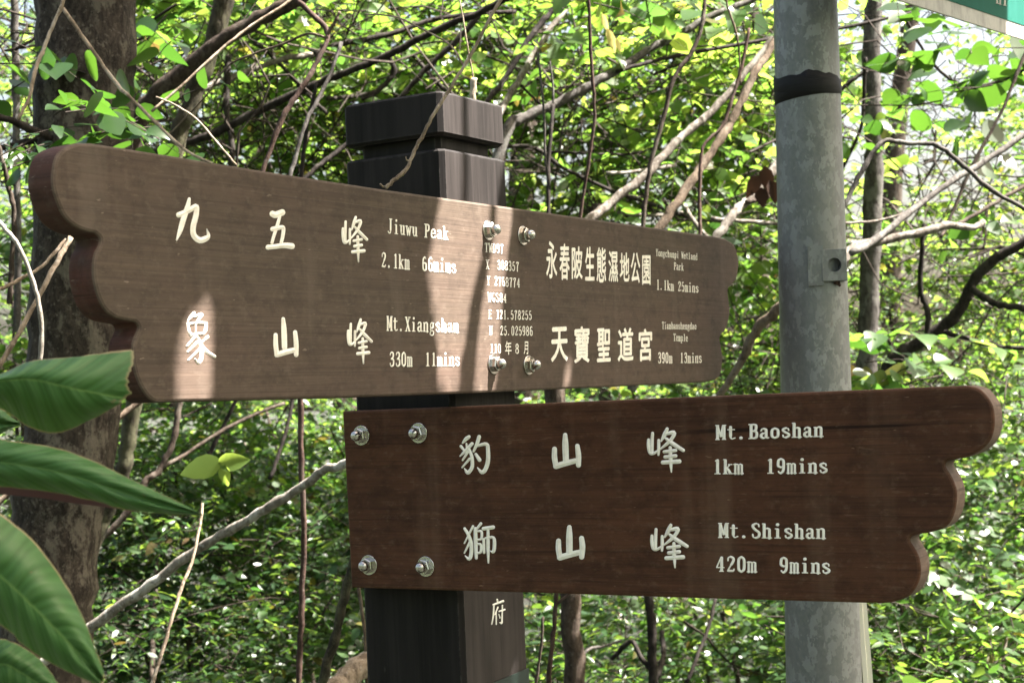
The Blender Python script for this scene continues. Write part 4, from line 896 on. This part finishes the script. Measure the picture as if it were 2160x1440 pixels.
SHRUBS = [
 ('leafy shrub at the far left edge behind the thick trunk', (-60, 1300, 5.6), [(0, 420, 6.2, (.35, .5, .6), 110, .05, 'ovate', 1), (10, 700, 5.8, (.35, .5, .5), 90, .05, 'ovate', 1), (20, 180, 6.6, (.3, .4, .4), 60, .05, 'ovate', 1)]),
 ('small-leaved dark shrub filling the space left of the lower board', (500, 1250, 5.5), [(480, 1180, 5.6, (.75, .6, .45), 528, 0.043, 'ovate', 0), (560, 1400, 5.2, (.6, .6, .4), 416, 0.038, 'ovate', 0), (540, 1000, 6.4, (.6, .5, .35), 256, 0.043, 'ovate', 1)]),
 ('shiny shrub low between the pointed leaf and the pale fallen branch', (330, 1420, 4.6), [(300, 1400, 5.0, (.5, .5, .3), 272, 0.038, 'lance', 0), (420, 1050, 5.6, (.4, .4, .3), 192, 0.038, 'ovate', 1)]),
 ('glossy shrub under the right end of the lower board', (2000, 1350, 4.6), [(1990, 1330, 5.0, (.45, .5, .3), 304, 0.047, 'ovate', 0), (2080, 1150, 5.4, (.45, .5, .4), 368, 0.043, 'ovate', 0), (2080, 980, 6.0, (.45, .5, .4), 304, 0.043, 'ovate', 1)]),
 ('bright fresh-leaved shrub at the bottom right corner', (2100, 1500, 4.2), [(2080, 1420, 4.4, (.4, .3, .16), 144, 0.060, 'lance', 1), (1900, 1420, 4.6, (.2, .3, .16), 80, 0.051, 'ovate', 0)]),
 ('leafy shrub beyond the gap between the two boards at left', (680, 1000, 6.5), [(660, 930, 6.8, (.6, .6, .4), 304, 0.043, 'ovate', 1), (700, 1130, 6.2, (.4, .5, .4), 240, 0.043, 'ovate', 0)]),
 ('dense shrub behind the gap between the upper board and the pole', (1590, 760, 6.2), [(1590, 640, 6.6, (.35, .5, .55), 272, 0.051, 'ovate', 1), (1450, 780, 6.6, (.7, .5, .35), 208, 0.051, 'ovate', 1)]),
]
for i, (lab, bp, bl) in enumerate(SHRUBS):
    T = thing('shrub', lab, 'shrub', base_at(*bp))
    crown(T, ['leaf_dark', 'leaf_mid'], bl, 40 + i, 'foliage')
    rng = np.random.default_rng(70 + i); b0 = np.array(T.location)
    for j in range(4):
        px, py, d = bl[j % len(bl)][:3]; tgt = ellipsoid(rng, at(px, py, d), [x * .7 for x in bl[j % len(bl)][3]], 1)[0]
        mid = (b0 + tgt) / 2 + rng.normal(0, .08, 3)
        V, F = tube([b0 + rng.normal(0, .05, 3) * [1, 1, 0] - [0, 0, .05], mid, tgt], [.014, .010, .005], 7, 5)
        raw_mesh('stem', V, F, [M['brown']], smooth=True, parent=T, off=T.location)

# the far wood: a deep band of leaves beyond the thicket, thinner towards the bright gap at the right
rng = np.random.default_rng(90)
def band(N, y0, y1, z0, z1, spread, thin):
    m_ = max(8, N // 10); y = rng.uniform(y0, y1, m_); x = rng.uniform(-1, 1, m_) * spread * y; z = rng.uniform(z0, z1, m_)
    C = np.stack([x, y, z], 1)[rng.integers(0, m_, N)] + rng.normal(0, 1, (N, 3)) * [.045 * y0, .5, .032 * y0]
    x, y, z = C.T
    if thin:
        a = x / y; e = (z - 1.6) / y
        p = 1 - .97 * np.exp(-((a - .27) / .12) ** 2 - ((e - .16) / .11) ** 2)
        p *= 1 - .62 * np.clip((e + .01) / .17, 0, 1) * np.clip((a + .22) / .2, 0, 1)
        C = C[rng.random(N) < p]
    return C
far = bpy.data.objects.new
P1 = sprays(rng, band(2900, 8.5, 13, -.1, 4.6, .55, True), 9, .55, .085, 'far')
P2 = sprays(rng, band(2600, 14, 24, -.1, 7.5, .55, True), 9, .9, .14, 'far')
P3 = sprays(rng, band(4600, 6.6, 11, -.1, 1.75, .5, False), 9, .4, .055, 'far')
# the same wood closes round the path behind and beside the viewer
ta = rng.uniform(R(62), R(298), 3000); td = rng.uniform(5.0, 9.0, 3000)
P4 = sprays(rng, np.stack([np.sin(ta) * td, np.cos(ta) * td, rng.uniform(-.1, 1, 3000) * 5.2], 1), 9, .9, .16, 'far')
wood_ = foliage('far_wood', None, ['leaf_mid', 'leaf_bright', 'leaf_dark'], [(*P1, 1), (*P2, 0), (*P3, 2), (*P4, 0)], None)
tag(wood_, 'sunlit green woodland foliage filling the distance behind the thicket', 'woodland', kind='stuff')
for i in range(9):     # trunks inside the far wood
    y = rng.uniform(8, 15); x = (-.42 + .84 * (i + .5) / 9 + rng.uniform(-.03, .03)) * y; r_ = rng.uniform(.05, .11); zb_ = float(ground_z(x, y))
    T = thing('forest_tree', 'dim tree trunk far back in the wood, seen through the leaves', 'tree', (x, y, zb_), 'far trunks')
    V, F = tube([(x, y, zb_ - .2), (x + rng.normal(0, .15), y, zb_ + 2.5), (x + rng.normal(0, .4), y, zb_ + 6)], [r_ * 1.2, r_, r_ * .6], 9, 6)
    raw_mesh('trunk', V, F, [M['brown']], smooth=True, parent=T, off=T.location)
    if abs(x / y - .27) < .14: continue                 # leafless tops in the bright gap
    Pc = sprays(rng, ellipsoid(rng, (x, y, zb_ + 5.6), (1.4, 1.2, 1.1), 34), 9, .8, .12, 'far')
    foliage('crown', T, ['leaf_mid'], [(*Pc, 0)], T.location)

# ------------------------------------------------------------------ unseen leaf canopy added overhead to shade the signs, gaps shaped for the sun
e1 = unit(np.cross(SUN, [0, 0, 1.])); e2 = np.cross(SUN, e1)
def sun2(p): p = np.asarray(p); return np.stack([p @ e1, p @ e2], -1)
GAPS = [(S1, [(893, 150), (1030, 150), (1034, 425), (1012, 540), (988, 640), (966, 740), (960, 845), (942, 845), (905, 560), (893, 405)]),
        (S1, [(1048, 150), (1080, 150), (1078, 435), (1066, 540), (1056, 640), (1040, 845), (1000, 845), (1014, 700), (1030, 600), (1042, 500)]),
        (SP, [(932, 150), (1036, 165), (1042, 460), (940, 450)]),
        (SP, [(1046, 170), (1062, 172), (1062, 340), (1052, 340)]),
        (S1, [(436, 632), (444, 660), (442, 860), (372, 860), (380, 700)]),
        (S1, [(1200, 752), (1205, 830), (1186, 830)]),
        (S2, [(2085, 840), (2125, 850), (2125, 930), (2095, 940)])]
GP2 = [np.array([sun2(pl_.world(pl_.loc(*q))) for q in poly]) for pl_, poly in GAPS]
def inside(P, poly):
    r_ = np.zeros(len(P), bool); n = len(poly)
    for i in range(n):
        a, b_ = poly[i], poly[(i + 1) % n]
        c_ = ((a[1] > P[:, 1]) != (b_[1] > P[:, 1])) & (P[:, 0] < (b_[0] - a[0]) * (P[:, 1] - a[1]) / (b_[1] - a[1] + 1e-12) + a[0])
        r_ ^= c_
    return r_
rng = np.random.default_rng(77)
def shade(N, targets, dist, jit, size, kind):
    """leaves laid between the sun and the points to be shaded"""
    tg = np.array(targets)[rng.integers(0, len(targets), N)]
    lift = np.maximum(0, (1.80 + .26 * tg[:, 1] - tg[:, 2]) / SUN[2] - dist[0])       # raises the added leaves out of the camera's view
    Cn = tg + SUN * (rng.uniform(*dist, (N, 1)) + lift[:, None]) + rng.normal(0, 1, (N, 3)) * jit
    sz = size * rng.uniform(.75, 1.25, N); D = rng.normal(0, 1, (N, 3)) * [1, 1, .4]
    V, F = leaves(rng, Cn, D, sz, kind, .45)
    nv = len(TPL[kind][0]); V3 = V.reshape(N, nv, 3)
    TFk = TPL[kind][1]; tri = V3[:, TFk]                       # every triangle sampled at its corners, edges and middle
    smp = np.concatenate([V3, tri.mean(2), (tri[:, :, 0] + tri[:, :, 1]) / 2, (tri[:, :, 1] + tri[:, :, 2]) / 2, (tri[:, :, 0] + tri[:, :, 2]) / 2], 1)
    S2d = sun2(smp.reshape(-1, 3)); bad = np.zeros(len(S2d), bool)
    for g in GP2: bad |= inside(S2d, g)
    ok = ~bad.reshape(N, -1).any(1)
    V3 = V3[ok]; n = len(V3)
    return V3.reshape(-1, 3), (TPL[kind][1][None] + (np.arange(n) * nv)[:, None, None]).reshape(-1, 3), None, None
T0 = []
for u in np.linspace(0, 1, 40):
    for yy in np.linspace(-80, 1, 6):
        pass
for px in range(60, 1600, 60):
    for py in range(120, 900, 70): T0.append(S1.world(S1.loc(px, py)))
for px in range(720, 2140, 60):
    for py in range(800, 1500, 80): T0.append(S2.world(S2.loc(px, py)))
for py in range(-100, 1500, 60): T0.append(at(1710, py, PD)); T0.append(at(1760, py, PD - .05))
for px in range(-60, 440, 60):
    for py in range(700, 1500, 80): T0.append(at(px, py, 1.25))
T1 = [at(px, py, 3.3) for px in range(20, 330, 60) for py in range(-60, 1500, 70)] + [at(px, py, 2.7) for px in range(1880, 2200, 60) for py in (-60, 0, 60)] + [at(px, py, 1.2) for px in range(-80, 430, 50) for py in range(700, 1500, 60)]
over = [(*shade(3200, T1, (1.3, 2.2), .06, .11, 'ovate'), 0), (*shade(9000, T0, (1.35, 2.2), .06, .10, 'ovate'), 0), (*shade(5000, T0, (1.35, 2.0), .04, .075, 'ovate'), 0)]
ov = foliage('crown', TR['big'], ['leaf_mid'], over, TR['big'].location)  # added shade canopy, out of view, parented to the big tree
# unseen limb joining the added canopy to the trunk
cc = np.mean(T0, 0) + SUN * 1.9; tk = at(190, -400, 3.45)
V, F = tube([tk, tk + (cc - tk) * .4 + [0, 0, .5], cc + [0, 0, .25], cc + (cc - tk) * .35 + [0, 0, .3]], [.07, .055, .04, .02], 9, 8)
raw_mesh('limb', V, F, [M['brown']], smooth=True, parent=TR['big'], off=TR['big'].location)
# a twig added to the canopy so its shadow draws the thin dark line down the sunlit stripe
V, F = tube([S1.world(S1.loc(x, y)) + SUN * 1.6 for x, y in ((1042, 60), (1041, 430), (1022, 560), (1002, 660), (984, 850), (975, 960))], [.007, .008, .011, .014, .015, .015], 7, 4, .05)
raw_mesh('limb', V, F, [M['brown']], smooth=True, parent=TR['big'], off=TR['big'].location)

# ------------------------------------------------------------------ big ginger leaves in the left foreground
def gingermat():
    m, t, b = mat('ginger_leaf')
    uv = nd(t, 'ShaderNodeUVMap'); sp = nd(t, 'ShaderNodeSeparateXYZ'); t.links.new(uv.outputs[0], sp.inputs[0])
    def mth(op, a, b_=None):
        n = nd(t, 'ShaderNodeMath', operation=op)
        for i, v in enumerate((a, b_)):
            if v is None: continue
            if isinstance(v, (int, float)): n.inputs[i].default_value = v
            else: t.links.new(v, n.inputs[i])
        return n.outputs[0]
    s_ = mth('ABSOLUTE', mth('SUBTRACT', sp.outputs[1], .5)); s2 = mth('MULTIPLY', s_, 2)
    vein = mth('SINE', mth('MULTIPLY', mth('SUBTRACT', sp.outputs[0], mth('MULTIPLY', s2, .22)), 130))
    vein2 = mth('SINE', mth('MULTIPLY', mth('SUBTRACT', sp.outputs[0], mth('MULTIPLY', s2, .22)), 44))
    nz = noise(t, mapped(t, (1, 1, 1)), 22, 4)
    c = mix(t, ramp(t, [(.3, 0.0), (1, .8)], mth('MULTIPLY_ADD', vein, .5)), (.030, .090, .018), (.042, .118, .028))
    c = mix(t, ramp(t, [(.35, 0.0), (1, .8)], mth('MULTIPLY_ADD', vein2, .5)), c, (.058, .135, .040))
    c = mix(t, ramp(t, [(.4, 0.0), (.7, .5)], nz), c, (.024, .072, .016))
    c = mix(t, ramp(t, [(.0, .9), (.02, .7), (.05, 0.0)], s2), c, (.10, .19, .05))
    edge = mth('ADD', s2, mth('MULTIPLY', nz, .05))
    c = mix(t, ramp(t, [(.998, 0.0), (1.03, .9)], edge), c, (.22, .17, .09))
    c = mix(t, ramp(t, [(.985, 0.0), (.997, .9)], mth('MULTIPLY', sp.outputs[0], 1.0)), c, (.20, .16, .08))
    spt = noise(t, mapped(t, (1, 1, 1)), 120, 2)
    c = mix(t, ramp(t, [(.73, 0.0), (.76, .7)], spt), c, (.10, .075, .03))
    c = mix(t, ramp(t, [(.55, 0.0), (.75, .35)], noise(t, mapped(t, (1, 1, 1)), 9, 4, .6)), c, (.075, .13, .06))
    geo = nd(t, 'ShaderNodeNewGeometry')
    c = mix(t, geo.outputs['Backfacing'], c, (.16, .022, .03))
    t.links.new(c, b.inputs['Base Color']); b.inputs['Roughness'].default_value = .5; b.inputs['Specular IOR Level'].default_value = .3
    bump(t, mth('ADD', mth('MULTIPLY', vein, .25), vein2), .22, .004, b)
    tr = nd(t, 'ShaderNodeBsdfTranslucent'); t.links.new(mix(t, .5, c, (.10, .2, .02)), tr.inputs[0])
    mx = nd(t, 'ShaderNodeMixShader'); mx.inputs[0].default_value = .2
    t.links.new(b.outputs[0], mx.inputs[1]); t.links.new(tr.outputs[0], mx.inputs[2]); t.links.new(mx.outputs[0], t.nodes['Material Output'].inputs[0])
    return m
M['ginger'] = gingermat()
def big_leaf(parent, up, mid, lo, ragged=False, seed=0, bend=.012):
    """three matching lists of (px,py,depth): upper edge, midrib, lower edge"""
    mid = [(a_, b_, (c_ + .5 * (u_[2] + l_[2])) / 2) for (a_, b_, c_), u_, l_ in zip(mid, up, lo)]
    k = 6; U_, M_, L_ = (catmull(np.array(q, float), k) for q in (up, mid, lo)); n = len(M_)
    rg_ = np.random.default_rng(seed); V, UV = [], []; ns = 26 if ragged else 12
    tear = np.cumsum(rg_.normal(0, 2.6, 2 * ns + 1)); tear -= np.linspace(tear[0], tear[-1], 2 * ns + 1); tear += 5 * np.sin(np.linspace(0, 17, 2 * ns + 1)) + rg_.normal(0, 1.6, 2 * ns + 1)
    for i in range(n):
        for j in range(-ns, ns + 1):
            a = abs(j) / ns; E = U_[i] if j < 0 else L_[i]
            p = M_[i] * (1 - a) + E * a
            d = p[2] - bend * math.sin(a * math.pi) * .6
            jx = jy = 0
            if ragged and i >= n - 2: jx = tear[j + ns] * (1 if i == n - 1 else .8)
            if abs(j) == ns: jx += rg_.normal(0, .8); jy += rg_.normal(0, .8)
            V.append(at(p[0] + jx, p[1] + jy, d)); UV.append((i / (n - 1), .5 + .5 * j / ns))
    w_ = 2 * ns + 1
    F = [(i * w_ + j, i * w_ + j + 1, (i + 1) * w_ + j + 1, (i + 1) * w_ + j) for i in range(n - 1) for j in range(w_ - 1)]
    o = raw_mesh('leaf', V, F, [M['ginger']], smooth=True, parent=parent, off=parent.location)
    ul = o.data.uv_layers.new(name='UVMap')
    for lp in o.data.loops: ul.data[lp.index].uv = UV[lp.vertex_index]
    return o
gb = base_at(-160, 1440, 1.35)
gp = thing('ginger_plant', 'broad-leaved ginger plant reaching in from the left edge below the upper board', 'plant', gb)
big_leaf(gp, [(-120, 800, 1.25), (0, 788, 1.24), (60, 762, 1.24), (150, 752, 1.24), (278, 737, 1.25)],
             [(-120, 815, 1.21), (0, 803, 1.20), (70, 800, 1.20), (150, 818, 1.20), (264, 842, 1.22)],
             [(-120, 840, 1.26), (0, 862, 1.25), (60, 900, 1.25), (130, 912, 1.25), (238, 862, 1.25)], True, 1)
big_leaf(gp, [(-120, 905, 1.22), (0, 926, 1.2), (140, 950, 1.19), (280, 1012, 1.18), (426, 1083, 1.17)],
             [(-120, 975, 1.19), (0, 975, 1.17), (140, 1000, 1.16), (280, 1045, 1.16), (427, 1084, 1.165)],
             [(-120, 1020, 1.22), (0, 1026, 1.2), (150, 1045, 1.19), (285, 1078, 1.18), (428, 1086, 1.17)], False, 2)
m, t, b = mat('red_leaf_underside'); b.inputs['Base Color'].default_value = (.075, .010, .016, 1); b.inputs['Roughness'].default_value = .5
tr_ = [(-120, 1016, 1.205), (0, 1022, 1.2), (80, 1030, 1.195), (150, 1041, 1.19), (220, 1058, 1.187), (288, 1078, 1.183)]
bo_ = [(-120, 1030, 1.225), (0, 1042, 1.22), (80, 1049, 1.21), (150, 1060, 1.205), (220, 1069, 1.197), (290, 1079.5, 1.185)]
tq, bq = catmull(np.array(tr_, float), 4), catmull(np.array(bo_, float), 4)
V = [at(*p) for p in tq] + [at(*p) for p in bq]; k_ = len(tq)
raw_mesh('curled_underside', V, [(i, i + 1, k_ + i + 1, k_ + i) for i in range(k_ - 1)], [m], smooth=True, parent=gp, off=gb)
big_leaf(gp, [(-150, 980, 1.1), (0, 1083, 1.1), (80, 1150, 1.1), (160, 1270, 1.1), (222, 1425, 1.1)],
             [(-150, 1100, 1.06), (0, 1215, 1.06), (60, 1270, 1.06), (140, 1350, 1.07), (218, 1436, 1.1)],
             [(-150, 1240, 1.1), (0, 1318, 1.1), (50, 1360, 1.1), (120, 1405, 1.1), (212, 1446, 1.1)], False, 3)
big_leaf(gp, [(-120, 1330, 1.2), (0, 1345, 1.18), (50, 1365, 1.18), (90, 1395, 1.18), (130, 1450, 1.18)],
             [(-120, 1420, 1.16), (0, 1400, 1.15), (40, 1415, 1.15), (80, 1440, 1.15), (128, 1470, 1.17)],
             [(-120, 1500, 1.2), (-20, 1480, 1.18), (20, 1480, 1.18), (60, 1490, 1.18), (120, 1490, 1.18)], False, 4)
big_leaf(gp, [(-160, 860, 1.32), (-60, 850, 1.32), (0, 862, 1.31), (25, 880, 1.31), (42, 890, 1.31)],
             [(-160, 900, 1.3), (-60, 895, 1.3), (-10, 893, 1.3), (20, 894, 1.3), (44, 893, 1.31)],
             [(-160, 960, 1.32), (-60, 935, 1.32), (-10, 920, 1.31), (20, 905, 1.31), (45, 896, 1.31)], False, 5)
stem_top = at(-130, 800, 1.24)
V, F = tube([gb - [0, 0, .05], (gb + stem_top) / 2 + [-.03, 0, 0], stem_top], [.014, .012, .007], 8, 6); raw_mesh('stem', V, F, [M['mossy']], smooth=True, parent=gp, off=gb)

# single leaves the eye picks out
def leaf_bunch(name, label, cat, items, m, kind, loc, up=.3):
    T = thing(name, label, cat, loc)
    rng = np.random.default_rng(abs(hash(label)) % 1000 if False else len(label))
    for (px, py, d, dx, dy, ln) in items:
        p = at(px, py, d); D = dx * _R - dy * _U
        V, F = leaves(rng, p[None], D[None], np.array([ln]), kind, nrm=(-_F + np.array([0, 0, up]) + rng.normal(0, .25, 3))[None])
        np_mesh('leaf', V, F, [M[m]], np.zeros(len(F)), T, loc)
    return T
leaf_bunch('sapling', 'bright green three-leaved sprig floating left of the lower board', 'sapling', [(460, 975, 2.9, 1, -.05, .055), (465, 972, 2.9, -1, .35, .075), (470, 980, 2.9, .2, 1, .04)], 'leaf_bright', 'near', at(465, 975, 2.9))
leaf_bunch('withered_leaves', 'curled brown dead leaves caught beside the grey pole', 'dead leaves', [(1612, 350, 3.85, .2, 1, .07), (1600, 370, 3.84, -.5, 1, .06), (1622, 380, 3.83, .4, 1, .06), (1605, 395, 3.85, .1, 1, .05)], 'leaf_dry', 'ovate', at(1612, 340, 3.85))
leaf_bunch('yellow_leaves', 'pale yellow leaves hanging at top centre right of the post', 'leaves', [(1270, 28, 4.1, .3, 1, .05), (1280, 60, 4.1, .4, 1, .065), (1300, 80, 4.1, .3, 1, .04)], 'leaf_yellow', 'lance', at(1275, 20, 4.1))
